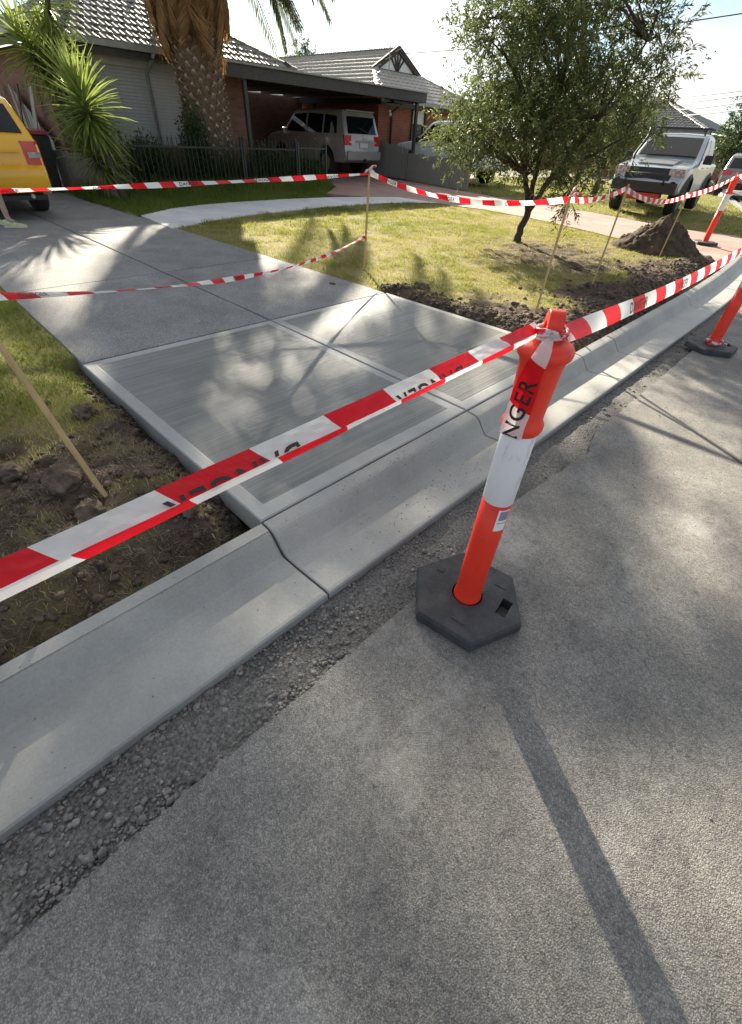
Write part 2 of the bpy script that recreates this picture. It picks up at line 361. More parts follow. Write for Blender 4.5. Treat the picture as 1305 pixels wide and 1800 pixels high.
M['tyre'] = mat('tyre', (.018, .018, .018), .85, .2, 30)
M['rim'] = mat('alloy_rim', (.35, .35, .36), .35, metal=.8)
M['plastic_blk'] = mat('black_plastic', (.02, .02, .021), .6, .15, 20)
M['chrome'] = mat('chrome', (.6, .6, .6), .15, metal=1.)
M['lamp_red'] = mat('tail_lamp', (.55, .012, .016), .15, spec=.8)
M['lamp_clear'] = mat('head_lamp', (.30, .31, .33), .12, .6, 14, spec=.9)
M['plate'] = mat('number_plate', (.62, .60, .60), .5)
M['paint_yellow'] = mat('yellow_paint', (.84, .44, .012), .32, .03, 2, coat=.7)
M['paint_gold'] = mat('champagne_paint', (.40, .385, .35), .34, .03, 2, metal=.35, coat=.6)
M['paint_white'] = mat('white_car_paint', (.80, .84, .86), .3, .03, 2, coat=.7)
M['paint_silver'] = mat('silver_paint', (.42, .45, .48), .3, .03, 2, metal=.4, coat=.7)
M['paint_grey'] = mat('grey_paint', (.22, .22, .23), .32, .03, 2, metal=.4, coat=.7)
M['red_metal'] = mat('red_bash_plate', (.45, .03, .02), .5)
M['paving_red'] = concrete('red_paving', (.34, .20, .165), (.44, .28, .235), False, .5, .2, .3)
M['bin_green'] = mat('bin_body', (.022, .03, .026), .6, .2, 8)
M['bin_red'] = mat('bin_lid_red', (.27, .025, .022), .5, .1, 6)
M['bin_yellow'] = mat('bin_lid_yellow', (.75, .42, .02), .5, .08, 6)
M['skin'] = mat('skin', (.34, .22, .175), .6, .25, 16, col2=(.44, .30, .24))
M['shorts'] = mat('patterned_shorts', (.03, .03, .035), .9, col2=(.36, .35, .34), vscale=26, lo=.52, hi=.56, detail=2)
M['shirt'] = mat('dark_shirt', (.06, .065, .075), .9, .15, 20)
M['hair'] = mat('dark_hair', (.02, .016, .013), .7)
M['shoe'] = mat('lime_shoe', (.46, .50, .27), .7, .2, 30)
M['sole'] = mat('pale_sole', (.55, .53, .46), .7)
M['wire'] = mat('wire', (.03, .03, .032), .6)
M['pole'] = mat('pole_timber', (.16, .13, .10), .9, .3, 10, .4, 40, stretch=(1, 1, .1))
M['far_grass'] = mat('ground_dry_grass', (.10, .11, .035), .95, .3, 1.5, .6, 25, col2=(.19, .165, .075))

# ------------------------------------------------------------------ mesh helpers
class MB:
    """collects shapes, builds ONE mesh object"""
    def __init__(s): s.v = []; s.f = []; s.mi = []; s.mats = []
    def _m(s, m):
        if m is None: return 0
        if m not in s.mats: s.mats.append(m)
        return s.mats.index(m)
    def add(s, vs, fs, m=None):
        o = len(s.v); s.v += [tuple(v) for v in vs]; k = s._m(m)
        for f in fs: s.f.append(tuple(i+o for i in f)); s.mi.append(k)
    def box(s, c, d, m=None, rot=None):
        x, y, z = d[0]/2, d[1]/2, d[2]/2
        vs = [Vector((a*x, b*y, e*z)) for e in (-1, 1) for b in (-1, 1) for a in (-1, 1)]
        if rot is not None: vs = [rot @ v for v in vs]
        vs = [v+Vector(c) for v in vs]
        s.add(vs, [(0, 2, 3, 1), (4, 5, 7, 6), (0, 1, 5, 4), (2, 6, 7, 3), (0, 4, 6, 2), (1, 3, 7, 5)], m)
    def bar(s, p0, p1, w, d, m=None, side=(0, 0, 1)):
        p0 = Vector(p0); p1 = Vector(p1); t = (p1-p0).normalized(); sd = Vector(side)
        if abs(t.dot(sd)) > .98: sd = Vector((1, 0, 0))
        a = t.cross(sd).normalized(); b = a.cross(t)
        vs = [p+a*(i*w/2)+b*(j*d/2) for p in (p0, p1) for i, j in ((-1, -1), (1, -1), (1, 1), (-1, 1))]
        s.add(vs, [(0, 3, 2, 1), (4, 5, 6, 7), (0, 1, 5, 4), (1, 2, 6, 5), (2, 3, 7, 6), (3, 0, 4, 7)], m)
    def tube(s, pts, rad, n=8, m=None, cap=True):
        pts = [Vector(p) for p in pts]; k = len(pts)
        if not hasattr(rad, '__len__'): rad = [rad]*k
        vs = []; fs = []; a = None
        for i, p in enumerate(pts):
            t = (pts[min(i+1, k-1)]-pts[max(i-1, 0)]).normalized()
            if a is None:
                a = t.cross(Vector((0, 0, 1)))
                if a.length < .05: a = t.cross(Vector((1, 0, 0)))
            a = (a-t*a.dot(t)).normalized(); b = t.cross(a)
            for j in range(n):
                an = 2*PI*j/n; vs.append(p+(a*math.cos(an)+b*math.sin(an))*rad[i])
        for i in range(k-1):
            for j in range(n):
                j2 = (j+1) % n; fs.append((i*n+j, i*n+j2, (i+1)*n+j2, (i+1)*n+j))
        if cap: fs.append(tuple(range(n-1, -1, -1))); fs.append(tuple((k-1)*n+j for j in range(n)))
        s.add(vs, fs, m)
    def lathe(s, prof, n=24, m=None, mtx=None, cap=True):
        vs = []; fs = []; k = len(prof)
        for r, z in prof:
            for j in range(n):
                a = 2*PI*j/n; v = Vector((r*math.cos(a), r*math.sin(a), z)); vs.append(mtx @ v if mtx else v)
        for i in range(k-1):
            for j in range(n):
                j2 = (j+1) % n; fs.append((i*n+j, i*n+j2, (i+1)*n+j2, (i+1)*n+j))
        if cap:
            if prof[0][0] > 1e-5: fs.append(tuple(range(n-1, -1, -1)))
            if prof[-1][0] > 1e-5: fs.append(tuple((k-1)*n+j for j in range(n)))
        s.add(vs, fs, m)
    def prism(s, poly, z0, z1, m=None):
        n = len(poly)
        g = (lambda z: z) if not callable(z0) else None
        f0 = z0 if callable(z0) else (lambda x, y: z0); f1 = z1 if callable(z1) else (lambda x, y: z1)
        vs = [(x, y, f0(x, y)) for x, y in poly]+[(x, y, f1(x, y)) for x, y in poly]
        fs = [tuple(range(n-1, -1, -1)), tuple(range(n, 2*n))]+[(i, (i+1) % n, n+(i+1) % n, n+i) for i in range(n)]
        s.add(vs, fs, m)
    def build(s, name, m=None, parent=None, smooth=False, bevel=0., seg=2, angle=.7):
        me = bpy.data.meshes.new(name); me.from_pydata(s.v, [], s.f)
        ms = s.mats if s.mats else [m]
        for q in ms: me.materials.append(q)
        if len(ms) > 1: me.polygons.foreach_set('material_index', s.mi)
        bm = bmesh.new(); bm.from_mesh(me); bmesh.ops.recalc_face_normals(bm, faces=bm.faces); bm.to_mesh(me); bm.free()
        o = bpy.data.objects.new(name, me); COL.objects.link(o)
        if parent: o.parent = parent
        if smooth:
            me.polygons.foreach_set('use_smooth', [True]*len(me.polygons))
        if bevel:
            b = o.modifiers.new('bevel', 'BEVEL'); b.width = bevel; b.segments = seg; b.limit_method = 'ANGLE'; b.angle_limit = angle
            me.polygons.foreach_set('use_smooth', [True]*len(me.polygons))
            wn = o.modifiers.new('wn', 'WEIGHTED_NORMAL'); wn.keep_sharp = False
        return o
def np_obj(name, V, F, m, parent=None, attr=None, smooth=False):
    """numpy triangles or quads to an object; attr = (name, per-vertex floats)"""
    me = bpy.data.meshes.new(name); V = np.asarray(V, np.float32); F = np.asarray(F, np.int32); k = F.shape[1]
    me.vertices.add(len(V)); me.vertices.foreach_set('co', V.ravel())
    me.loops.add(F.size); me.loops.foreach_set('vertex_index', F.ravel())
    me.polygons.add(len(F)); me.polygons.foreach_set('loop_start', np.arange(0, F.size, k, dtype=np.int32))
    if attr:
        a = me.attributes.new(attr[0], 'FLOAT', 'POINT'); a.data.foreach_set('value', np.asarray(attr[1], np.float32))
    me.materials.append(m); me.update(calc_edges=True); me.validate()
    if smooth: me.polygons.foreach_set('use_smooth', [True]*len(me.polygons))
    o = bpy.data.objects.new(name, me); COL.objects.link(o)
    if parent: o.parent = parent
    return o
def share(name, o, parent, loc=(0, 0, 0), rot=(0, 0, 0), scale=(1, 1, 1)):
    c = bpy.data.objects.new(name, o if isinstance(o, bpy.types.Mesh) else o.data); COL.objects.link(c); c.parent = parent
    c.location = loc; c.rotation_euler = rot; c.scale = scale
    return c
def tag(o, label, cat=None, group=None):
    o['label'] = label
    if cat: o['category'] = cat
    if group: o['group'] = group
    return o
def thing(name, label, cat, loc=(0, 0, 0), rz=0., group=None):
    o = bpy.data.objects.new(name, None); COL.objects.link(o); o.empty_display_size = .2
    o.location = loc; o.rotation_euler = (0, 0, rz)
    return tag(o, label, cat, group)
def structure(o): o['kind'] = 'structure'; return o
def stuff(o, label=None, cat=None):
    o['kind'] = 'stuff'
    if label: o['label'] = label
    if cat: o['category'] = cat
    return o
def copy_tree(o, parent=None):
    c = o.copy(); COL.objects.link(c); c.parent = parent
    for ch in o.children: copy_tree(ch, c)
    return c
_text_cache = {}
def text_mesh(body):
    """lettering as (verts, tris) with cap height about 1, finely cut so that it bends"""
    if body in _text_cache: return _text_cache[body]
    cu = bpy.data.curves.new('text', 'FONT'); cu.body = body; cu.size = 1.38; cu.offset = .022; cu.resolution_u = 4; cu.space_character = 1.12
    o = bpy.data.objects.new('text', cu); COL.objects.link(o); bpy.context.view_layer.update()
    dg = bpy.context.evaluated_depsgraph_get(); me = bpy.data.meshes.new_from_object(o.evaluated_get(dg))
    bpy.data.objects.remove(o)
    _text_cache[body] = me
    return me

def setting(name):
    o = bpy.data.objects.new(name, None); COL.objects.link(o); o.empty_display_size = .2
    return structure(o)
# ================================================================== SETTING
KB, KO = -1.365, -.88           # back and outer edge of the kerb and channel (offset from the bend line)
# ground sheet: one sheet out to the horizon, a little below every finished surface
def ground_sheet():
    ns = [-400, -200, -100, -50, -30, -20, -16, -14, -12, -9, -6, -3.65, -1.6, -1.3, -.95, -.8, 0, 4, 8, 20, 60, 200, 400]
    ys = [-300, -100, -40, -15, -8, -4, -2, 0, 2, 4, 6, 7]+list(np.arange(8, 60, 2.))+[70, 90, 130, 200, 400]
    v = []; f = []
    for y in ys:
        for n in ns:
            z = float(np.interp(n, _ZN, _ZZ))-.26
            v.append((n+bend(min(y, 60)), y, z if n < -1 else -.16))
    k = len(ns)
    for j in range(len(ys)-1):
        for i in range(k-1): a = j*k+i; f.append((a, a+1, a+k+1, a+k))
    b = MB(); b.add(v, f); return structure(b.build('ground', M['far_grass']))
ground_sheet()

# road: asphalt with its ragged sawn edge
def edge_off(y):
    ks = [-12, -.5, .7, 1.0, 1.9, 2.55, 2.75, 2.85, 3.05, 4.0, 5.8, 8.3, 14, 80]
    vs = [-.60, -.617, -.613, -.609, -.655, -.60, -.585, -.62, -.665, -.663, -.672, -.70, -.70, -.70]
    return float(np.interp(y, ks, vs))
def road():
    ys = sorted(set(list(np.arange(-14, -2, 1.))+list(np.arange(-2, 7, .04))+list(np.arange(7, 80, 1.))))
    ns = [None, -.3, 0, .5, 1, 2, 4, 7.4]
    v = []; f = []; k = len(ns)
    for y in ys:
        j = (mnoise.noise(Vector((y*9, 0, 0)))*.010+mnoise.noise(Vector((y*31, 3, 0)))*.006) if y < 8 else 0
        for n in ns:
            n2 = edge_off(y)+j if n is None else n
            v.append((n2+bend(y), y, 0 if n is None else 0.004*min(1, max(0, (n+.4)*2))))
    for j in range(len(ys)-1):
        for i in range(k-1): a = j*k+i; f.append((a, a+1, a+k+1, a+k))
    o = len(v)
    for y, q in zip(ys, range(len(ys))):
        p = v[q*k]; v.append((p[0]-.006, p[1], -.07))
    b = MB(); b.add(v[:o], f, M['asphalt'])
    b.add([v[q*k] for q in range(len(ys))]+v[o:], [(q, len(ys)+q, len(ys)+q+1, q+1) for q in range(len(ys)-1)], M['asphalt_edge'])
    return structure(b.build('road'))
ROAD = road()
# thin dark strip laid just above the asphalt, running diagonally across it
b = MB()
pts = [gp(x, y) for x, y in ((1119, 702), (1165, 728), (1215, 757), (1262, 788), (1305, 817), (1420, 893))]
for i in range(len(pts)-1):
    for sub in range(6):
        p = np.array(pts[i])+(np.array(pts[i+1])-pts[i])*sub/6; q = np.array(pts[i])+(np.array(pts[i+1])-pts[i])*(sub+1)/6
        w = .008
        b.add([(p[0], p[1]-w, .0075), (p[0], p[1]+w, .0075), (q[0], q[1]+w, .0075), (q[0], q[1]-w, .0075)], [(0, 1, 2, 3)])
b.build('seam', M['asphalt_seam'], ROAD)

# gravel strip between channel and asphalt
def gravel_strip():
    ys = list(np.arange(-4, 9, .05))+list(np.arange(9, 60, 1.)); ns = np.linspace(-.93, -.50, 10)
    P = np.array([(n, y) for y in ys for n in ns]); h = fbm(P, 9, 4, 3)*.012
    v = [(p[0]+bend(p[1]), p[1], -.040+hh) for p, hh in zip(P, h)]; k = len(ns)
    f = [(j*k+i, j*k+i+1, (j+1)*k+i+1, (j+1)*k+i) for j in range(len(ys)-1) for i in range(k-1)]
    b = MB(); b.add(v, f); return structure(b.build('gravel_strip', M['gravel'], smooth=True))
gravel_strip()
ICO_V, ICO_F = None, None
def ico(sub=1):
    bm = bmesh.new(); bmesh.ops.create_icosphere(bm, subdivisions=sub, radius=1)
    V = np.array([v.co[:] for v in bm.verts]); F = np.array([[v.index for v in f.verts] for f in bm.faces]); bm.free(); return V, F
def rocks(name, pos, size, m, sub=1, squash=.65, attr=True):
    """many irregular stones in one mesh"""
    V0, F0 = ico(sub); n = len(pos); k = len(V0)
    out = np.empty((n, k, 3)); 
    for i in range(n):
        q = V0*(1+NR.uniform(-.28, .28, (k, 1))) * (size[i]*np.array([NR.uniform(.75, 1.3), NR.uniform(.75, 1.3), squash*NR.uniform(.7, 1.2)]))
        a = NR.uniform(0, 6.28); c, s = math.cos(a), math.sin(a)
        out[i, :, 0] = q[:, 0]*c-q[:, 1]*s+pos[i][0]; out[i, :, 1] = q[:, 0]*s+q[:, 1]*c+pos[i][1]; out[i, :, 2] = q[:, 2]+pos[i][2]
    F = (F0[None]+(np.arange(n)*k)[:, None, None]).reshape(-1, 3)
    return np_obj(name, out.reshape(-1, 3), F, m)
pos, siz = [], []
for i in range(9000):
    y = -1.6+8.0*NR.random()**1.7 if i > 1500 else NR.uniform(-1.2, .7)
    n = NR.uniform(-.90, -.60)
    if NR.random() < .5: n = -.885+abs(NR.normal(0, .06))
    if y < .6 and NR.random() < .45: n = NR.uniform(-.70, -.60)
    n = min(n, edge_off(y)-.012)
    s = float(np.clip(NR.lognormal(-5.25, .45), .0025, .015))*(1 if i < 4200 else .5)
    if 1.4 < y < 3.2: s *= .6
    pos.append((n+bend(y), y, -.040+s*.2)); siz.append(s)
st = rocks('gravel', pos, siz, M['stone'])
stuff(st, 'loose grey gravel between the new channel and the asphalt edge', 'gravel')

# kerb and channel: cast sections with tooled joints
KP = [(-.880, -.12), (-.880, -.004), (-.886, .004), (-.90, .005), (-1.00, -.004), (-1.10, -.013), (-1.165, -.016), (-1.185, -.013), (-1.198, -.003), (-1.215, .018),
      (-1.235, .043), (-1.252, .064), (-1.266, .077), (-1.280, .0845), (-1.30, .089), (-1.358, .095), (KB, .088), (KB, -.12)]
kerb = setting('kerb')
joints = [-9, -5.0, -2.4, .722, 2.42, 4.12, 4.86, 7.45, 9.9, 12.4, 15, 18, 21, 24, 27, 30, 34, 38, 44, 50]
for a, c in zip(joints[:-1], joints[1:]):
    a2, c2 = a+.005, c-.005
    n = max(2, int((c2-a2)/.35)); b = MB(); v = []; f = []; k = len(KP)
    ys = [a2, a2+.006]+list(np.linspace(a2+.05, c2-.05, n))+[c2-.006, c2]
    for q, y in enumerate(ys):
        e = .004 if q in (0, len(ys)-1) else 0
        jn = mnoise.noise(Vector((y*1.7, 5, 0)))*.0025
        for p in ((q0 if not (c < .8 and -1.29 < q0[0] < -1.15) else (q0[0]-.022, q0[1])) for q0 in KP): v.append((p[0]+bend(y)+(jn if p[1] > -.05 else 0), y, p[1]-(e if p[1] > -.05 else 0)+mnoise.noise(Vector((y*2, p[0]*9, 1)))*.0015))
    for j in range(len(ys)-1):
        for i in range(k-1): f.append((j*k+i, j*k+i+1, (j+1)*k+i+1, (j+1)*k+i))
    f.append(tuple(range(k))); f.append(tuple((len(ys)-1)*k+i for i in range(k)))
    b.add(v, f); b.build('kerb_section', M['conc_kerb'], kerb, smooth=False)
b = MB(); ys = list(np.arange(-9, 7, .5))+list(np.arange(7, 50, 1.)); 
for y0, y1 in zip(ys[:-1], ys[1:]):     # compacted bed visible down in the joints
    vv = []
    for y in (y0, y1):
        for p in KP[3:-2]: vv.append((max(p[0]-(.045 if p[0] < -1.15 else 0), -1.35)+bend(y), y, p[1]-.016))
    k = len(KP[3:-2]); b.add(vv, [(i, i+1, k+i+1, k+i) for i in range(k-1)])
b.build('joint_bed', M['conc_wet'], kerb)
# mortar crumbs left on the channel
pos, siz = [], []
for i in range(420):
    y = NR.uniform(-1.2, 5.); n = NR.uniform(-1.34, -.9)
    if NR.random() < .55: y = NR.normal(1.75, .33); n = NR.normal(-1.02 if NR.random() < .5 else -1.27, .05)
    n = min(max(n, -1.35), -.9)
    z = float(np.interp(-n, [-p[0] for p in KP[2:-1]], [p[1] for p in KP[2:-1]])); s = NR.uniform(.0012, .004)
    pos.append((n, y, z+s*.2)); siz.append(s)
stuff(rocks('mortar_crumbs', pos, siz, M['conc_old']), 'small mortar crumbs scattered on the new kerb channel', 'crumbs')

# crossover: two new slabs, trowelled margin and broomed field
cross = setting('driveway_crossover')
XB, XF = -3.63, KB-.006
def slab(y0l, y1l, y0r, y1r):
    """corner y at kerb side (l..) and house side (r..)"""
    b = MB(); mar = .072
    def pt(u, w, dz=0):       # u 0 kerb -> 1 house, w 0..1 in y
        x = XF+(XB-XF)*u; ya = y0l+(y0r-y0l)*u; yb = y1l+(y1r-y1l)*u
        y = ya+(yb-ya)*w; return (x, y, zg(x)+dz)
    du = mar/abs(XB-XF); dw = mar/abs(y1l-y0l)
    us = [0, .003, du, 1-du, .997, 1]; 
    outer = [pt(u, w, -.006 if (u in (0, 1) or w in (0, 1)) else 0) for u, w in ((0, 0), (1, 0), (1, 1), (0, 1))]
    o2 = [pt(u, w) for u, w in ((.003, .004), (.997, .004), (.997, .996), (.003, .996))]
    kerbm = .16/abs(XB-XF)
    inn = [pt(kerbm*.55, dw), pt(1-du, dw), pt(1-du, 1-dw), pt(kerbm*.55, 1-dw)]
    inn2 = [(p[0], p[1], p[2]-.0012) for p in [pt(kerbm*.55+.003, dw+.004), pt(1-du-.003, dw+.004), pt(1-du-.003, 1-dw-.004), pt(kerbm*.55+.003, 1-dw-.004)]]
    bot = [(p[0], p[1], p[2]-.13) for p in outer]
    v = outer+o2+inn+inn2+bot
    q = lambda a, c: [(a+i, a+(i+1) % 4, c+(i+1) % 4, c+i) for i in range(4)]
    b.add(v, q(0, 4)+q(4, 8)+q(8, 12)+q(16, 0), M['conc_trowel']); b.add(v, [(12, 13, 14, 15)], M['conc_broom'])
    return b.build('slab', None, cross)
slab(.722, 2.412, .70, 2.365); slab(2.424, 4.14, 2.378, 4.0)
b = MB(); b.add([(XF, .8, .085), (XF, 4.1, .085), (XB-.02, 3.95, .12), (XB-.02, .78, .12)], [(0, 1, 2, 3)]); b.build('joint_bed', M['conc_wet'], cross)

# old driveway: worn panels with open joints
drive = setting('driveway')
def ye(x): return 4.0+(x+3.63)*.068       # right edge
def yl(x): return .70+(x+3.63)*(-.012)    # left edge
def ym(x): return 2.372+(x+3.63)*.03
xs = [-3.642, -5.72, -8.35, -11.2, -14.0, -16.9]
for xa, xb in zip(xs[:-1], xs[1:]):
    for lo, hi in ((yl, ym), (ym, ye)):
        b = MB(); n = 8; v = []
        x0, x1 = xa-.007, xb+.007
        g = .008
        for j in range(n+1):
            x = x0+(x1-x0)*j/n
            for w, dz in ((0, -.14), (0, -.006), (.004, 0), (.35, .001), (.65, .001), (.996, 0), (1, -.006), (1, -.14)):
                a = lo(x)+g; c = hi(x)-g
                y = a+(c-a)*w; v.append((x, y, zg(x)+.002+dz-(.005 if j in (0, n) else 0)))
        f = [(j*8+i, j*8+i+1, j*8+i+9, j*8+i+8) for j in range(n) for i in range(7)]+[tuple(range(8)), tuple(n*8+i for i in range(8))]
        b.add(v, f); b.build('panel', M['conc_old'], drive)
b = MB(); b.add([(-3.65, .72, zg(-3.65)-.02), (-3.65, 3.98, zg(-3.65)-.02), (-9, ye(-9)-.02, .2), (-16.9, ye(-16.9)-.02, .26), (-16.9, yl(-16.9)+.02, .26), (-9, yl(-9)+.02, .2)], [(0, 1, 2, 5), (5, 2, 3, 4)])
b.build('joint_bed', M['conc_wet'], drive)

# pale footpath curving from the driveway to the red drive
def gz(x, y, z): p = gp(x, y, z); return (p[0], p[1])
fp_front = [gz(x, y, .225) for x, y in ((303, 400), (350, 391), (400, 383), (450, 376), (500, 371), (570, 364), (640, 359), (700, 356), (770, 356))]
fp_back = [gz(x, y, .245) for x, y in ((247, 377), (300, 366), (350, 360), (400, 356), (450, 353), (500, 350), (570, 347), (640, 346), (700, 346))]
path = setting('footpath')
for i in range(0, 8, 2):
    poly = fp_front[i:i+3]+fp_back[i:i+3][::-1]
    cx = sum(p[0] for p in poly)/6; cyy = sum(p[1] for p in poly)/6
    poly = [(cx+(x-cx)*.9975, cyy+(y-cyy)*.9975) for x, y in poly]
    b = MB(); b.prism(poly, lambda x, y: zg(x)-.12, lambda x, y: zg(x)+.006); b.build('path_slab', M['conc_path'], path)
# red paved neighbour's drive
rd_front = [gz(x, y, .22) for x, y in ((700, 356), (770, 357), (850, 366), (926, 378), (1005, 393), (1090, 411))]+[gz(1190, 437, .15), (-1.50+bend(10.6), 10.6), (-1.37+bend(11.0), 11.0)]
rd_back = [(-1.37+bend(14.5), 14.5), gz(1292, 412, .13), gz(1182, 396, .18), gz(1060, 372, .22), gz(929, 352, .25), (-10.2, 15.1), (-13.4, 15.6), (-19.5, 16.1), (-19.5, 12.4), (-12.6, 11.2), gz(575, 340, .25), gz(640, 345, .25), gz(700, 346, .25)]
b = MB(); poly = rd_front+rd_back
b.prism(poly, lambda x, y: zg(x, y)-.12, lambda x, y: zg(x, y)+.004)
rdo = b.build('red_driveway', M['paving_red']); structure(rdo)

# ------------------------------------------------------------------ lawns
def kb(y): return KB+bend(y)
lawnR = [(-3.60, 3.96), (-1.38, 4.12)]+[(kb(y)+.01, y) for y in (5, 6, 7, 8, 9, 10, 10.6)]+rd_front[-2:-1]+[(p[0]+.03, p[1]+.06) for p in rd_front[::-1][2:]]+[(p[0]-.05, p[1]+.02) for p in fp_front[::-1]]+[(-8.1, ye(-8.1)-.03), (-6, ye(-6)-.03)]
lawnL = [(-1.36, -6), (-1.36, .735), (-3.62, .71), (-6, yl(-6)+.03), (-10.2, yl(-10)+.03), (-12, .2), (-12, -6)]
def dist_slabR(P): return np.where((P[:, 0] > -3.75), P[:, 1]-4.06, 9.)
def soilR(P):
    bnd = np.array([bend(y) for y in P[:, 1]]); dk = (KB+bnd)-P[:, 0]
    nz = fbm(P, 1.3, 4, 21); n2 = fbm(P, 5, 3, 22)
    s = np.clip((1.35+nz*1.3-dk)/.55, 0, 1)
    ds = dist_slabR(P); s = np.maximum(s, np.clip((.38+n2*.28-ds)/.25, 0, 1))
    # bare dry ground on the kerb side of the tree
    t = np.exp(-(((P[:, 0]+3.6)/1.1)**2+((P[:, 1]-8.2)/1.5)**2)); s = np.maximum(s, np.clip(t*1.2+n2*.6-.25, 0, .85))
    return np.clip(s, 0, 1)
def zlawnR(P):
    bnd = np.array([bend(y) for y in P[:, 1]]); dk = (KB+bnd)-P[:, 0]
    base = np.interp(P[:, 0]-bnd, _ZN, _ZZ); s = soilR(P)
    z = base-.012+fbm(P, 2.2, 3, 5)*.012+s*(fbm(P, 6, 6, 6)*.075)
    z += .05*np.exp(-((dk-.55)/.28)**2)
    z -= .12*np.exp(-(np.maximum(dk, 0)/.16)**2)
    ds = dist_slabR(P); z += np.where(ds < 3, .035*np.exp(-((ds-.28)/.18)**2)-.09*np.exp(-(np.maximum(ds, 0)/.09)**2), 0)
    return z
def soilL(P):
    nz = fbm(P, 1.6, 4, 31); n2 = fbm(P, 5, 3, 32)
    dk = KB-P[:, 0]
    s = np.clip((1.80+nz*.55-dk)/.35, 0, 1)*np.clip(.93+n2*.9, .55, 1)
    ds = .72-P[:, 1]; s = np.maximum(s, np.where(P[:, 0] > -3.75, np.clip((.14+n2*.1-ds)/.08, 0, 1), 0))
    return np.clip(s, 0, 1)
def zlawnL(P):
    dk = KB-P[:, 0]; ds = .715-P[:, 1]
    base = np.interp(P[:, 0], _ZN, _ZZ); s = soilL(P)
    z = base-.01+fbm(P, 2.2, 3, 8)*.012+s*(fbm(P, 7, 6, 9)*.085)
    z -= .13*np.exp(-(np.maximum(dk-.04, 0)/.20)**2)
    z -= np.where(P[:, 0] > -3.8, .10*np.exp(-(np.maximum(ds, 0)/.12)**2), 0)
    z += .05*np.exp(-(((P[:, 0]+2.15)/.4)**2+((P[:, 1]+.15)/.5)**2))
    z -= np.where(dk < .5, 0, 0)
    return z
def lawn_patch(name, poly, cell, zf, sf):
    A = np.array(poly); x0, y0 = A.min(0); x1, y1 = A.max(0)
    nx = int((x1-x0)/cell)+2; ny = int((y1-y0)/cell)+2
    gx = x0+np.arange(nx)*cell; gy = y0+np.arange(ny)*cell; X, Y = np.meshgrid(gx, gy); P = np.c_[X.ravel(), Y.ravel()]
    I = np.arange(nx*ny).reshape(ny, nx); Q = np.c_[I[:-1, :-1].ravel(), I[:-1, 1:].ravel(), I[1:, 1:].ravel(), I[1:, :-1].ravel()]
    keep = inpoly(P[Q].mean(1), poly); Q = Q[keep]
    use = np.unique(Q); mp = -np.ones(nx*ny, int); mp[use] = np.arange(len(use)); P = P[use]; Q = mp[Q]
    o = np_obj(name, np.c_[P, zf(P)], Q, M['soil'], None, ('soil', sf(P)), smooth=True)
    return structure(o)
lawn_patch('nature_strip', lawnR, .04, zlawnR, soilR)
lawn_patch('grass_verge', lawnL, .035, zlawnL, soilL)

def blades(P, z, h, w, tone, name, m, lean=.6, parent=None):
    n = len(P); a = NR.uniform(0, 2*PI, n); ld = NR.uniform(0, 2*PI, n); lm = NR.uniform(.1, 1, n)*lean*h
    sx, sy = np.cos(a)*w/2, np.sin(a)*w/2; lx, ly = np.cos(ld)*lm, np.sin(ld)*lm
    V = np.empty((n, 5, 3))
    for k, (s, t, c) in enumerate(((-1, 0, 0), (1, 0, 0), (-.8, .55, .35), (.8, .55, .35), (0, 1, 1))):
        V[:, k, 0] = P[:, 0]+s*sx+lx*c; V[:, k, 1] = P[:, 1]+s*sy+ly*c; V[:, k, 2] = z-.008+h*t*(1 if k < 4 else np.sqrt(np.maximum(.15, 1-(lm/np.maximum(h, 1e-4))**2*.6)))
    i = np.arange(n)[:, None]*5
    T = np.concatenate([i+[0, 1, 3], i+[0, 3, 2], i+[2, 3, 4]])
    return np_obj(name, V.reshape(-1, 3), T, m, parent, ('tone', np.repeat(tone, 5)))
def scatter(poly, n):
    A = np.array(poly); lo, hi = A.min(0), A.max(0); P = lo+NR.random((n, 2))*(hi-lo); return P[inpoly(P, poly)]
# right-hand lawn
P = scatter(lawnR, 190000); s = soilR(P); patch = fbm(P, 1.1, 3, 41); fine = fbm(P, 6, 3, 42)
keep = NR.random(len(P)) < np.clip(1-1.02*s, .04, 1)*np.clip(.66+fine*1.1-np.clip(patch, 0, 1)*.9, .08, 1); P, s, patch, fine = P[keep], s[keep], patch[keep], fine[keep]
far = np.clip((-P[:, 0]-6)/2.5, 0, 1)
tone = np.clip(.56-far*.22+patch*.5+s*.45+NR.normal(0, .13, len(P)), 0, 1)
h = NR.uniform(.016, .05, len(P))*(1-.35*s)*(1+.3*far)*(1+.9*np.clip(fine-.15, 0, 1)); w = NR.uniform(.004, .008, len(P))
stuff(blades(P, zlawnR(P), h, w, tone, 'grass', M['grass']), 'short sunlit grass growing around the small tree', 'grass')
# left-hand verge
P = scatter([(-1.36, -2.2), (-1.36, .735), (-3.62, .70), (-10.2, .78), (-10.2, -2.2)], 150000); s = soilL(P); fine = fbm(P, 5, 3, 52); patch = fbm(P, 1.4, 3, 53)
keep = NR.random(len(P)) < np.clip(1-.96*s, .035, 1)*np.clip(.75+fine*.7, .2, 1); P, s, fine, patch = P[keep], s[keep], fine[keep], patch[keep]
tone = np.clip(.18+patch*.25+s*.62+np.clip((P[:, 0]+3.5)*.35, 0, .4)+NR.normal(0, .13, len(P)), 0, 1)
h = NR.uniform(.025, .065, len(P))*(1-.4*s); w = NR.uniform(.003, .006, len(P))
stuff(blades(P, zlawnL(P), h, w, tone, 'verge_grass', M['grass'], .8), 'grass and dry tufts on the dug verge left of the slabs', 'grass')
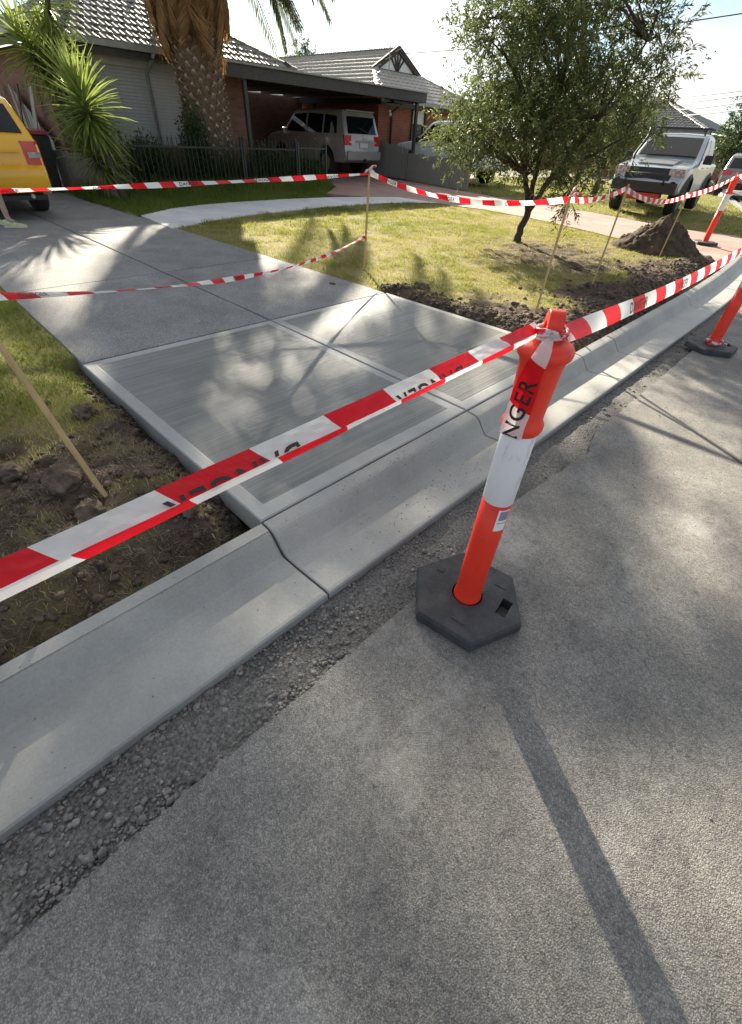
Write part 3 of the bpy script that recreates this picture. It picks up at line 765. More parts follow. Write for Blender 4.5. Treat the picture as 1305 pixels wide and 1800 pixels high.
# strip in front of the neighbour's pickup and beside the fences
n2poly = [gz(929, 351, .25), gz(1060, 371, .22), gz(1182, 395, .18), gz(1290, 411, .13), (kb(14.6), 14.6)]+[(kb(y), y) for y in (16, 18, 20, 22, 24, 26, 30)]+[(-14, 30), (-14, 16.2), (-10.3, 15.3)]
def zn2(P):
    bnd = np.array([bend(y) for y in P[:, 1]]); return np.interp(P[:, 0]-bnd, _ZN, _ZZ)-.006+fbm(P, 2, 3, 61)*.01
lawn_patch('neighbour_verge', n2poly, .25, zn2, lambda P: np.clip(fbm(P, 1, 3, 62)*.5, 0, .4))
P = scatter(n2poly, 60000); far = np.clip((P[:, 1]-14)/14, 0, 1)
keep = NR.random(len(P)) > far*.6; P = P[keep]
tone = np.clip(.40+fbm(P, .9, 3, 63)*.4+NR.normal(0, .12, len(P)), 0, 1)
stuff(blades(P, zn2(P), NR.uniform(.04, .08, len(P)), NR.uniform(.008, .014, len(P)), tone, 'neighbour_grass', M['grass']), 'mown grass under and around the parked pickup', 'grass')
# garden bed behind the iron fence
gpoly = [(-9.35, 3.66), (-11.0, 3.5), (-14.5, 3.4), (-14.5, 11.2), (-12.6, 11.1), gz(575, 341, .25)]+[(p[0]+.04, p[1]) for p in fp_back[:7][::-1]]
def zgd(P): return np.interp(P[:, 0], _ZN, _ZZ)-.004+fbm(P, 2, 3, 71)*.015
lawn_patch('garden_bed', gpoly, .10, zgd, lambda P: np.clip(.35+fbm(P, 1.5, 3, 72), 0, 1))
P = scatter(gpoly, 60000); keep = P[:, 0] > -12.5; P = P[keep]
tall = np.exp(-((P[:, 0]+11.9)/.35)**2)
stuff(blades(P, zgd(P), NR.uniform(.05, .13, len(P))*(1+2.2*tall), NR.uniform(.007, .012, len(P)), np.clip(.12+NR.normal(0, .13, len(P))+fbm(P, 2, 2, 73)*.2, 0, 1), 'garden_grass', M['grass'], .5), 'overgrown grass along the foot of the iron fence', 'grass')

# clods, turned soil crumbs
def clods(n, gen, zf, smin, smax, name, label):
    pos, siz = [], []
    for i in range(n):
        x, y = gen(); s = smin*(smax/smin)**(NR.random()**2.2); z = float(zf(np.array([[x, y]]))[0]); pos.append((x, y, z+s*.25)); siz.append(s)
    return stuff(rocks(name, pos, siz, M['clod'], 1, .75), label, 'soil')
def genL():
    if NR.random() < .3: return NR.uniform(-3.5, -1.45), .70-abs(NR.normal(.05, .04))
    return (-1.42-abs(NR.normal(0, .75)), NR.uniform(-1.3, .66))
clods(2600, genL, zlawnL, .004, .024, 'soil_clods', 'crumbled brown soil beside the new kerb and slab edge, left verge')
def genR():
    r = NR.random()
    if r < .35: return NR.uniform(-3.9, -1.5), 4.08+abs(NR.normal(.12, .16))
    y = NR.uniform(4.2, 10.4); return kb(y)-.06-abs(NR.normal(0, .5)), y
clods(3600, genR, zlawnR, .006, .034, 'soil_crumbs', 'crumbled brown soil along the kerb below the small tree')
# single big lumps one can pick out
def lump(x, y, s, zf, label, squash=.8):
    V0, F0 = ico(4); V = V0.copy()
    for i, v in enumerate(V0):
        q = Vector(v); V[i] = v*(1+.34*mnoise.fractal(q*1.6+Vector((x*9, y*7, 0)), .7, 2.1, 6))
    V = V*np.array([s*1.2, s, s*squash]); 
    o = np_obj('soil_lump', V, F0, M['clod'], None, None, smooth=False)
    o.location = (x, y, float(zf(np.array([[x, y]]))[0])+s*.28); return tag(o, label, 'soil lump', 'big lumps of dug soil')
def lumpat(px, py, s, zf, z, label): x, y = gp(px, py, z); return lump(x, y, s, zf, label)
lumpat(120, 862, .08, zlawnL, .12, 'largest brown soil lump, left of the foot of the nearest stake')
lumpat(160, 905, .06, zlawnL, .11, 'brown soil lump just below the foot of the nearest stake')
lumpat(15, 835, .065, zlawnL, .12, 'brown soil lump at the left picture edge under the nearest stake')
lumpat(150, 725, .06, zlawnL, .13, 'soil lump behind the nearest stake, by the slab trench')
lumpat(335, 905, .035, zlawnL, .06, 'small soil lump in the trench by the corner of the slab and kerb')
lumpat(745, 505, .07, zlawnR, .16, 'dark soil lump at the back right corner of the slabs')
lumpat(585, 498, .035, zlawnR, .16, 'small clod lying on the old driveway edge near the thin stake')

# straw, roots and torn turf lying on the turned soil
def straw(poly, n, sf, zf, name, label):
    P = scatter(poly, n); s = sf(P); keep = NR.random(len(P)) < (.15+.85*s)*np.clip(.5+fbm(P, 3, 3, 81)*1.5, .08, 1); P = P[keep]
    h = NR.uniform(.02, .07, len(P)); o = blades(P, zf(P)+.004, h*.35, NR.uniform(.002, .005, len(P)), np.clip(NR.normal(.72, .2, len(P)), .1, 1), name, M['straw'], 4.0)
    return stuff(o, label, 'straw')
M['straw'] = grass_mat('straw', (.09, .068, .046), (.20, .155, .10), (.38, .31, .21))
straw([(-1.37, -1.5), (-1.37, .72), (-3.6, .70), (-3.6, -1.5)], 70000, soilL, zlawnL, 'straw', 'dry straw and torn roots on the dug soil of the left verge')
straw([(-1.4, 4.15), (-1.6, 10.5), (-4.4, 10.5), (-4.6, 4.0)], 60000, soilR, zlawnR, 'dry_straw', 'dry straw and torn roots on the dug soil below the tree')

# loose grit on the asphalt
pos, siz = [], []
for i in range(900):
    y = -1.4+6.5*NR.random()**1.5; n = edge_off(y)+.02+abs(NR.normal(0, .55)); s_ = float(np.clip(NR.lognormal(-6.3, .45), .0009, .0055))
    pos.append((n+bend(y), y, .004+s_*.3)); siz.append(s_)
stuff(rocks('road_grit', pos, siz, M['stone']), 'tiny loose stones scattered over the asphalt', 'grit')
# ================================================================== BOLLARDS, STAKES, TAPES
def bollard(x, y, z, rz, label, lean=(0, 0), hrot=0.):
    t = thing('traffic_bollard', label, 'bollard', (x, y, z), rz, 'orange traffic bollards along the work site')
    # hexagonal rubber base with a hand slot and a socket
    R = .248; hexp = [Vector((R*math.cos(PI/3*k), R*math.sin(PI/3*k), 0)) for k in range(6)]
    def hexring(f, zz): return [Vector((p.x*f, p.y*f, zz)) for p in hexp]
    n = 24
    def socket(r, zz): return [Vector((r*math.cos(2*PI*k/n), r*math.sin(2*PI*k/n), zz)) for k in range(n)]
    bm = bmesh.new()
    slot = [Vector((.135, -.02, 0)), Vector((.178, -.02, 0)), Vector((.178, .072, 0)), Vector((.135, .072, 0))]
    import mathutils
    # top face with holes through constrained triangulation
    top = hexring(.962, .052); so = socket(.066, .052); sl = [Vector((p.x, p.y, .052)) for p in slot]
    pts = top+so+sl; e = [(i, (i+1) % 6) for i in range(6)]+[(6+i, 6+(i+1) % n) for i in range(n)]+[(6+n+i, 6+n+(i+1) % 4) for i in range(4)]
    from mathutils.geometry import delaunay_2d_cdt
    vv, ee, ff, _, _, _ = delaunay_2d_cdt([p.xy for p in pts], e, [], 1, 1e-5)
    def inside(c):
        if c.length < .065: return False
        if .135 < c.x < .178 and -.02 < c.y < .072: return False
        return True
    ff = [f for f in ff if inside(sum((vv[i] for i in f), Vector((0, 0)))/len(f))]
    b = MB(); b.add([(v.x, v.y, .052) for v in vv], ff)
    a0 = hexring(1, 0); a1 = hexring(1, .040); a2 = hexring(.962, .052)
    b.add(a0+a1+a2, [(i, (i+1) % 6, 6+(i+1) % 6, 6+i) for i in range(6)]+[(6+i, 6+(i+1) % 6, 12+(i+1) % 6, 12+i) for i in range(6)])
    s1 = socket(.066, .052); s0 = socket(.060, .012)
    b.add(s1+s0, [(i, (i+1) % n, n+(i+1) % n, n+i) for i in range(n)]+[tuple(range(n, 2*n))])
    q1 = [Vector((p.x, p.y, .052)) for p in slot]; q0 = [Vector((p.x, p.y, .001)) for p in slot]
    b.add(q1+q0, [(i, (i+1) % 4, 4+(i+1) % 4, 4+i) for i in range(4)])
    base = b.build('base', M['rubber'], t)
    b = MB()      # raised pads moulded in the base
    for px, py, dx, dy in ((-.155, .05, .03, .03), (.10, .125, .05, .012), (.03, -.15, .06, .01)): b.box((px, py, .0535), (dx, dy, .003))
    b.build('moulded_mark', M['rubber'], base)['kind'] = 'stuff'
    # tilted upright
    up = Matrix.Rotation(lean[0], 4, 'X') @ Matrix.Rotation(lean[1], 4, 'Y')
    b = MB(); b.lathe([(.0585, .02), (.0585, .058), (.0545, .066), (.0535, .12), (.0525, .40), (.0515, .585)], 32, None, up); b.build('post', M['orange'], t, smooth=True)
    bandp = [(.0515, .585), (.0528, .587), (.0528, .853), (.0515, .856)]
    b = MB(); b.lathe(bandp, 32, None, up, cap=False); b.build('reflective_band', M['band'], t, smooth=True)
    b = MB(); b.lathe([(.0505, .850), (.058, .860), (.062, .870), (.062, .884), (.056, .894), (.0525, .905), (.0535, .94), (.0565, 1.01), (.0590, 1.055), (.0625, 1.072), (.0715, 1.082), (.0735, 1.092), (.0725, 1.102),
                            (.066, 1.112), (.050, 1.120), (.034, 1.126), (.022, 1.130), (0, 1.131)], 36, None, up, cap=False)
    head = b.build('head', M['orange'], t, smooth=True)
    # flat loop handle
    b = MB(); prof = []
    for k in range(13):
        a = PI*k/12; prof.append((-.028*math.cos(a), 1.160+.034*math.sin(a)))
    outl = [(-.028, 1.118)]+prof+[(.028, 1.118)]
    inn = [(p[0]*.45, 1.150+(p[1]-1.160)*.42 if p[1] > 1.13 else 1.118) for p in outl]
    vs = []
    hm = up @ Matrix.Rotation(hrot, 4, 'Z')
    for dy in (-.020, .020):
        vs += [hm @ Vector((px, dy, pz)) for px, pz in outl]+[hm @ Vector((px, dy, pz)) for px, pz in inn]
    k = len(outl); fs = []
    for i in range(k-1):
        fs += [(i, i+1, k+i+1, k+i), (2*k+i, 3*k+i, 3*k+i+1, 2*k+i+1), (i, 2*k+i, 2*k+i+1, i+1), (k+i, k+i+1, 3*k+i+1, 3*k+i)]
    b.add(vs, fs); b.build('handle', M['orange'], head, smooth=False, bevel=.003)
    return t, up
def on_post(t, up, a0, a1, z0, z1, r, name, m, parent):
    b = MB(); n = 8; v = []
    for k in range(n+1):
        a = a0+(a1-a0)*k/n
        for zz in (z0, z1): v.append(up @ Vector((r*math.cos(a), r*math.sin(a), zz)))
    b.add(v, [(2*k, 2*k+2, 2*k+3, 2*k+1) for k in range(n)]); return b.build(name, m, parent, smooth=True)
B1 = Vector((-.447, 1.132, .0))
HA = math.radians(9)
boll1, up1 = bollard(B1.x, B1.y, .005, HA, 'large orange and white traffic bollard in the foreground with a tape tail hanging on it', (0, 0), math.atan2(-B1.y, -B1.x)-HA+.25)
# sticker under the band, on the side turned to the right
# angle towards camera from bollard in local frame
ca = math.atan2(-B1.y, -B1.x)-HA
stk = on_post(boll1, up1, ca+.32, ca+1.15, .475, .572, .0536, 'sticker', M['sticker'], boll1)
on_post(boll1, up1, ca+.46, ca+1.10, .525, .566, .0540, 'sticker_print', M['sticker_grey'], stk)
on_post(boll1, up1, ca+.42, ca+1.10, .511, .5135, .0540, 'sticker_line', M['ink'], stk)
b3p = gp(1247, 614); b2p = gp(1238, 428, .13)
boll3, up3 = bollard(b3p[0], b3p[1], .005, .5, 'orange bollard cut by the right picture edge, on the asphalt beside the channel')
boll2, up2 = bollard(b2p[0], b2p[1], zg(b2p[0], b2p[1])+.005, .2, 'farthest orange bollard, standing on the red driveway beside the soil mound')

def stake(px, py, z, top, label, w=.022, ext=.0):
    x, y = gp(px, py, z); p0 = Vector((x, y, z-.08)); p1 = Vector(top)
    b = MB(); b.bar((0, 0, -.0), p1-p0, w, w*.75)
    o = b.build('timber_stake', M['wood_new']); o.location = p0
    return tag(o, label, 'stake', 'thin timber stakes holding the tape'), p0, p1
def top_at(base, px, py, z):
    """stake top straight above the base as far as the photograph's line of sight allows"""
    d = ray(px, py); bx, by = base; t = (bx*d[0]+by*d[1])/(d[0]**2+d[1]**2); return Vector((t*d[0], t*d[1], CAM_H+t*d[2]))
sb = gp(640, 470, .17); s1t = top_at(sb, 650, 298, 1.2); stake(640, 470, .17, s1t, 'thin timber stake on the lawn edge holding two tapes, left of the tree')
sb = gp(943, 546, .14); s2t = top_at(sb, 1003, 346, 1.2); stake(943, 546, .14, s2t, 'thin timber stake just behind the foreground bollard head')
sb = gp(1043, 496, .14); s3t = top_at(sb, 1106, 324, 1.2); stake(1043, 496, .14, s3t, 'thin timber stake in front of the red bash plate of the pickup')
sb = gp(1160, 449, .14); s4t = top_at(sb, 1210, 340, 1.2); stake(1160, 449, .14, s4t, 'thin timber stake rising in front of the soil mound')
sL_t = Vector((-2.22, .155, 1.16)); sx, sy = gp(195, 879, .10)
d_ = ray(-70, 507); 
_, p0, p1 = stake(195, 879, .10, Vector((gp(-70, 507, 1.02)[0], gp(-70, 507, 1.02)[1], 1.02)), 'nearest timber stake leaning out of the left picture edge', .021)
sL_t = p1
sb = gp(1170, 385, .15); q = Vector((sb[0], sb[1]+.0, .15))

# ---- ribbons
def ribbon(name, C, Wd, u0, us, sect, m, parent=None, two=None, crumple=False):
    """C(t), Wd(t): centre and (a,b) frame vectors; sect: list of (a,b,v); us: arc length per t sample"""
    n = len(C); k = len(sect); v = []; uv = []; wr = rnd.uniform(0, 99)
    for i in range(n):
        a, b_ = Wd[i]
        for (sa, sb, vv) in sect:
            nz = (mnoise.noise(Vector((us[i]*9, vv*30, wr)))*.0022+mnoise.noise(Vector((us[i]*38+vv*300, vv*60, wr)))*.0016) if crumple else 0.
            v.append(C[i]+a*(sa+nz)+b_*(sb+nz*.4+(mnoise.noise(Vector((us[i]*5, wr, 0)))*.003*(vv < -.01) if crumple else 0))); uv.append((us[i]+u0, vv))
    me = bpy.data.meshes.new(name); f = [(i*k+j, i*k+j+1, (i+1)*k+j+1, (i+1)*k+j) for i in range(n-1) for j in range(k-1)]
    me.from_pydata([tuple(p) for p in v], [], f); l = me.uv_layers.new(name='uv')
    idx = np.empty(len(me.loops), np.int32); me.loops.foreach_get('vertex_index', idx)
    l.data.foreach_set('uv', np.array(uv, np.float32)[idx].ravel())
    me.materials.append(m)
    if two is not None:
        me.materials.append(two[1])
        for i, p in enumerate(me.polygons): p.material_index = 1 if (i % (k-1)) >= two[0] else 0
    me.polygons.foreach_set('use_smooth', [two is None]*len(me.polygons))
    o = bpy.data.objects.new(name, me); COL.objects.link(o)
    if parent: o.parent = parent
    return o
def path_frame(pts, twist, n):
    """pts: function t->Vector; returns samples with frame a (horizontal outward), b (up), rotated by twist(t)"""
    C = [pts(i/(n-1)) for i in range(n)]; us = [0.]
    for i in range(1, n): us.append(us[-1]+(C[i]-C[i-1]).length)
    fr = []
    for i in range(n):
        t = (C[min(i+1, n-1)]-C[max(i-1, 0)]).normalized(); a = Vector((0, 0, 1)).cross(t)
        a = -a.normalized() if a.length > 1e-4 else Vector((1, 0, 0)); b_ = t.cross(a); b_ = b_ if b_.z > 0 else -b_
        tw = twist(i/(n-1)); fr.append((a*math.cos(tw)+b_*math.sin(tw), b_*math.cos(tw)-a*math.sin(tw)))
    return C, fr, us
def letters(parent, C, fr, us, starts, hgt, vmid, place, clip=None, flip=False, body='DANGER', name='letter', split=True):
    """printed words bent along a ribbon; place(v)->(a,b) offsets across it; each letter its own part when split"""
    src = text_mesh(body); xs_ = [v.co.x for v in src.vertices]; ln = max(xs_)
    bm0 = bmesh.new(); bm0.from_mesh(src); bm0.faces.ensure_lookup_table(); seen = set(); isl = []
    for f in bm0.faces:
        if f.index in seen: continue
        st = [f]; grp = []; seen.add(f.index)
        while st:
            q = st.pop(); grp.append(q.index)
            for e in q.edges:
                for g in e.link_faces:
                    if g.index not in seen: seen.add(g.index); st.append(g)
        isl.append(set(grp))
    bm0.free()
    acc = bmesh.new()
    for s in starts:
        for grp in (isl if split else [None]):
            b2 = bmesh.new(); b2.from_mesh(src)
            if grp is not None:
                b2.faces.ensure_lookup_table()
                bmesh.ops.delete(b2, geom=[f for f in b2.faces if f.index not in grp], context='FACES')
            if clip is not None:
                cv = (clip-vmid)/hgt+.5
                if flip: cv = 1-cv
                bmesh.ops.bisect_plane(b2, geom=b2.verts[:]+b2.edges[:]+b2.faces[:], plane_co=(0, cv, 0), plane_no=(0, -1 if not flip else 1, 0), clear_outer=True)
            for cut in np.arange(.15, ln, .15):
                bmesh.ops.bisect_plane(b2, geom=b2.verts[:]+b2.edges[:]+b2.faces[:], plane_co=(cut, 0, 0), plane_no=(1, 0, 0))
            for v in b2.verts:
                lu, lv = v.co.x, v.co.y
                if flip: lu, lv = ln-lu, 1-lv
                u = s+lu*hgt; vv = vmid+(lv-.5)*hgt
                i = int(np.searchsorted(us, u))-1; i = min(max(i, 0), len(us)-2); f = (u-us[i])/(us[i+1]-us[i])
                p = C[i].lerp(C[i+1], f); a = fr[i][0].lerp(fr[i+1][0], f); b_ = fr[i][1].lerp(fr[i+1][1], f)
                pa, pb = place(vv); v.co = p+a*pa+b_*pb
            if split:
                if len(b2.faces):
                    me = bpy.data.meshes.new(name); b2.to_mesh(me); me.materials.append(M['ink'])
                    o = bpy.data.objects.new(name, me); COL.objects.link(o); o.parent = parent
            else:
                tmp = bpy.data.meshes.new('x'); b2.to_mesh(tmp); acc.from_mesh(tmp); bpy.data.meshes.remove(tmp)
            b2.free()
    if not split:
        me = bpy.data.meshes.new('lettering'); acc.to_mesh(me); me.materials.append(M['ink'])
        o = bpy.data.objects.new('lettering', me); COL.objects.link(o); o.parent = parent; o['kind'] = 'stuff'
    acc.free()
def sagline(p0, p1, sag):
    p0 = Vector(p0); p1 = Vector(p1)
    return lambda t: p0.lerp(p1, t)-Vector((0, 0, 4*sag*t*(1-t)))

# foreground run: tape folded along its length, from beyond the left edge to the bollard head
def ptz(px, py, depth): d = ray(px, py); return Vector((d[0]*depth, d[1]*depth, CAM_H+d[2]*depth))
kn = up1 @ Vector((0, 0, 1.125)); knot = Vector((B1.x, B1.y, .005))+Vector((-.028, -.012, 1.135))
left = ptz(0, 1030, .43); dirv = (left-knot); start = knot+dirv*1.85
line = sagline(start, knot, .004)
tw = lambda t: .25-.15*t+.16*math.sin(t*15)+.07*math.sin(t*41+1)
C, fr, us = path_frame(line, tw, 260)
sect = [(-.016, .024, .032), (-.0108, .0185, .024), (-.005, .013, .016), (0, .0075, .008), (.005, .002, .0), (.006, -.001, -.003), (.003, -.006, -.010), (-.002, -.013, -.019)]
t1 = ribbon('barrier_tape', C, fr, .06, us, sect, M['tape'], None, (4, M['tape_b']), True)
tag(t1, 'red and white danger tape crossing the whole foreground to the bollard head', 'tape', 'barrier tapes')
def place1(v):     # on the upper face, crease at v=0
    f = v/.032; a = .005+(-.016-.005)*f; b_ = .002+.022*f; nrm = Vector((.028, .026)).normalized(); return a+nrm[0]*.0030, b_+nrm[1]*.0030
L1 = us[-1]; letters(t1, C, fr, us, [s for s in np.arange(.30, L1-.3, .44)], .036, -.009, place1, clip=.0005, flip=True)
# run from the bollard head to the bollard at the right edge
k3 = Vector((b3p[0], b3p[1], 1.135))
line = sagline(knot+Vector((.05, .03, -.0)), k3, .075)
def tw2(t): return 1.15*math.exp(-t*14)+.25*math.sin(t*5)
C, fr, us = path_frame(line, tw2, 120)
sect = [(0, -.026, -.026), (.004, -.010, -.010), (.004, .010, .010), (0, .026, .026)]
t2 = ribbon('barrier_tape', C, fr, .1, us, sect, M['tape'])
tag(t2, 'red and white tape stretched from the foreground bollard to the bollard at the right edge', 'tape', 'barrier tapes')
letters(t2, C, fr, us, list(np.arange(.55, us[-1]-.4, .62)), .034, 0, lambda v: (.0062, v), body='DANGER')
# loose tail with DANGER print on the foreground bollard
def tail():
    t = thing('tape_tail', 'short loose tape end knotted on the foreground bollard, printed with black letters', 'tape', (0, 0, 0), 0, 'barrier tapes')
    cdir = Vector((-B1.x, -B1.y, 0)).normalized(); side = Vector((0, 0, 1)).cross(cdir)
    def pos(ang, z, r): return Vector((B1.x, B1.y, 0))+(cdir*math.cos(ang)+side*math.sin(ang))*r+Vector((0, 0, z))
    ks = [(.10, 1.142, .030), (-.02, 1.128, .062), (-.08, 1.100, .079), (-.20, 1.06, .075), (-.30, 1.0, .066), (-.38, .94, .0625), (-.40, .90, .0675), (-.36, .862, .069)]
    n = 60; C = []; 
    tt = np.linspace(0, len(ks)-1, n)
    for t_ in tt: C.append(pos(*[float(np.interp(t_, range(len(ks)), [k[j] for k in ks])) for j in range(3)]))
    wid = np.interp(tt, range(len(ks)), [.006, .017, .022, .026, .034, .036, .036, .036])
    us = [0.]
    for i in range(1, n): us.append(us[-1]+(C[i]-C[i-1]).length)
    fr = []
    for i in range(n):
        an = float(np.interp(tt[i], range(len(ks)), [k[0] for k in ks])); rad = (cdir*math.cos(an)+side*math.sin(an)); tan = (C[min(i+1, n-1)]-C[max(0, i-1)]).normalized()
        w_ = tan.cross(rad).normalized(); nn = w_.cross(tan).normalized(); nn = nn if nn.dot(rad) > 0 else -nn
        fr.append((nn, w_))
    v = []; uv = []
    sec = np.linspace(-1, 1, 9)
    for i in range(n):
        for s in sec:
            hw = wid[i]*s; curve = -(hw**2)/(2*.060)*1.0
            v.append(C[i]+fr[i][1]*hw+fr[i][0]*(curve+.002)); uv.append((us[i]+.06, hw*.4))
    me = bpy.data.meshes.new('ribbon'); k = len(sec)
    me.from_pydata([tuple(p) for p in v], [], [(i*k+j, i*k+j+1, (i+1)*k+j+1, (i+1)*k+j) for i in range(n-1) for j in range(k-1)])
    l = me.uv_layers.new(name='uv'); idx = np.empty(len(me.loops), np.int32); me.loops.foreach_get('vertex_index', idx); l.data.foreach_set('uv', np.array(uv, np.float32)[idx].ravel())
    me.materials.append(M['tape']); me.polygons.foreach_set('use_smooth', [True]*len(me.polygons))
    o = bpy.data.objects.new('ribbon', me); COL.objects.link(o); o.parent = t
    # letters NGER read upwards; reverse arc so that text runs from the low end to the top
    C2 = C[::-1]; fr2 = [(f[0], f[1]) for f in fr[::-1]]; us2 = [us[-1]-u for u in us[::-1]]
    sgn = 1 if (C2[5]-C2[0]).normalized().cross(fr2[2][1]).dot(fr2[2][0]) > 0 else -1
    def place(v): v2 = v*sgn; return (-(v2**2)/(2*.060)+.0035, v2)
    letters(o, C2, fr2, us2, [-.003], .047, 0, place, body='NGER')
    # bunched knot round the handle
    b = MB()
    for j in range(3):
        pts = []
        for q in range(15):
            a = 2*PI*q/14; pts.append(Vector((B1.x, B1.y, 0))+cdir*(.033+.003*j)*math.cos(a)+side*(.036+.002*j)*math.sin(a)+Vector((0, 0, 1.136+.008*j+.005*math.sin(a*2+j))))
        b.tube(pts, .0055, 6)
    kn = b.build('knot', M['tape_knot'], t, smooth=True)
    return t
M['tape_knot'] = mat('tape_knot', (.75, .72, .73), .4, col2=(.68, .03, .04), vscale=38, lo=.50, hi=.54, detail=2, trans=.3)
tail()
# tapes between the stakes
def plain_tape(p0, p1, sag, label, twist=lambda t: 0, width=.034, n=90, text=True, u0=0., every=.8):
    C, fr, us = path_frame(sagline(p0, p1, sag), twist, n)
    s = [(0, -width, -width), (.003, 0, 0), (0, width, width)]
    o = ribbon('barrier_tape', C, fr, u0, us, s, M['tape']); tag(o, label, 'tape', 'barrier tapes')
    if text: letters(o, C, fr, us, list(np.arange(.2, us[-1]-.4, every)), width*1.35, 0, lambda v: (.0045, v), split=False)
    return o
xA = gp(0, 329, 1.0); pA = Vector((xA[0], xA[1], 1.0)); pA0 = s1t+(pA-s1t)*1.5
pA0 = Vector((pA0.x, pA0.y, pA0.z+.02))
plain_tape(pA0, s1t-Vector((0, 0, .04)), .03, 'danger tape running from the thin stake past the yellow car to the left edge', lambda t: 1.1*math.sin(t*11), .024)
pm = ptz(640, 415, 1); sb = gp(640, 470, .17); mid = top_at(sb, 642, 415, 0)
plain_tape(sL_t-Vector((0, 0, .03)), mid, .15, 'low sagging tape crossing the old driveway from the left edge to the thin stake', lambda t: 1.25*math.sin(t*9)+.3, .016)
tr_at = hit(905, 343, 1, 8.6)
plain_tape(s1t-Vector((0, 0, .03)), s2t-Vector((0, 0, .02)), .13, 'danger tape passing in front of the tree trunk between two stakes', lambda t: .7*math.sin(t*13), .026)
plain_tape(s2t-Vector((0, 0, .02)), s3t-Vector((0, 0, .03)), .05, 'short tape from the stake behind the bollard to the next stake', lambda t: .4*math.sin(t*9), .024, 40)
plain_tape(s3t-Vector((0, 0, .05)), s4t-Vector((0, 0, .03)), .10, 'tape hanging in front of the pickup wheels between two stakes', lambda t: .3*math.sin(t*9), .028, 50)
k2 = Vector((b2p[0], b2p[1], zg(*b2p)+1.14))
plain_tape(s4t-Vector((0, 0, .03)), k2, .05, 'tape rising from the mound stake to the farthest bollard', lambda t: .3*math.sin(t*5), .034, 40)
plain_tape(k2, k2+Vector((2.6, 1.2, -.02)), .05, 'tape leaving the farthest bollard towards the right edge', lambda t: .2, .034, 30)
# loose ends tied on the thin stake and at the foot of the right bollard
def scrap(p, label, dirs, ln=.09):
    b = MB()
    for d in dirs:
        d = Vector(d).normalized(); q = p+d*ln; b.tube([p-d*.01, p+d*ln*.5+Vector((0, 0, .012)), q], [.012, .015, .010], 6)
    o = b.build('tape_knot', M['tape_knot'], smooth=True); return tag(o, label, 'tape knot')
scrap(s1t, 'crumpled red and white tape knot on top of the thin lawn stake', [(-.6, -.5, -.6), (.6, .5, -.5), (.3, .6, .3)])
scrap(s2t, 'crumpled tape knot on the stake behind the foreground bollard, among the leaves', [(.5, .5, .2), (-.4, .3, -.5), (.3, -.2, .5)], .10)
scrap(s4t, 'small tape knot on top of the stake in front of the soil mound', [(.6, .3, -.2), (-.4, .3, -.5)], .06)
scrap(mid+Vector((0, 0, .0)), 'small tape knot halfway up the thin lawn stake', [(-.3, -.4, -.8), (.3, .3, -.9)], .05)
b = MB(); ring = []
for q in range(17):
    a = 2*PI*q/16; ring.append(Vector((b3p[0]+.066*math.cos(a), b3p[1]+.066*math.sin(a), .085+.012*math.sin(2*a))))
b.tube(ring, [.014+.004*math.sin(q*2) for q in range(17)], 6); b.tube([ring[3], ring[3]+Vector((.05, -.05, -.012)), ring[3]+Vector((.09, -.03, -.02))], .011, 6)
tag(b.build('tape_scrap', M['tape_knot'], smooth=True), 'crumpled tape wrapped round the foot of the right-edge bollard', 'tape knot')
# mound of soil
def mound():
    x, y = gp(1160, 437, .16); x -= .05; n = 120; rr = 44; v = []; f = []
    for j in range(rr+1):
        for k in range(n):
            a = 2*PI*k/n; r = j/rr; R = (.80+.12*math.cos(a-2.2)+.08*math.cos(2*a+.5)); px, py = R*r*math.cos(a)*1.0, R*r*math.sin(a)*.95
            hz_ = .60*(1-r)**1.05*(1+.05*math.sin(3*a)); hz_ += .075*mnoise.fractal(Vector((px*4, py*4, 2)), .7, 2, 6)*(r*(1-r)*4)**.5+.03*mnoise.noise(Vector((px*14, py*14, 0)))*min(1, (1-r)*6)+.02*mnoise.noise(Vector((px*33, py*33, 5)))*min(1, (1-r)*8)
            hz_ = hz_*.97-.03*(r > .95); v.append((px, py, hz_))
    for j in range(rr):
        for k in range(n): f.append((j*n+k, j*n+(k+1) % n, (j+1)*n+(k+1) % n, (j+1)*n+k))
    b = MB(); b.add(v, f); o = b.build('soil_mound', M['mound'], smooth=True); o.location = (x, y, zg(x, y)-.02)
    return tag(o, 'conical heap of dark brown soil at the kerb in front of the pickup', 'soil heap')
mound()
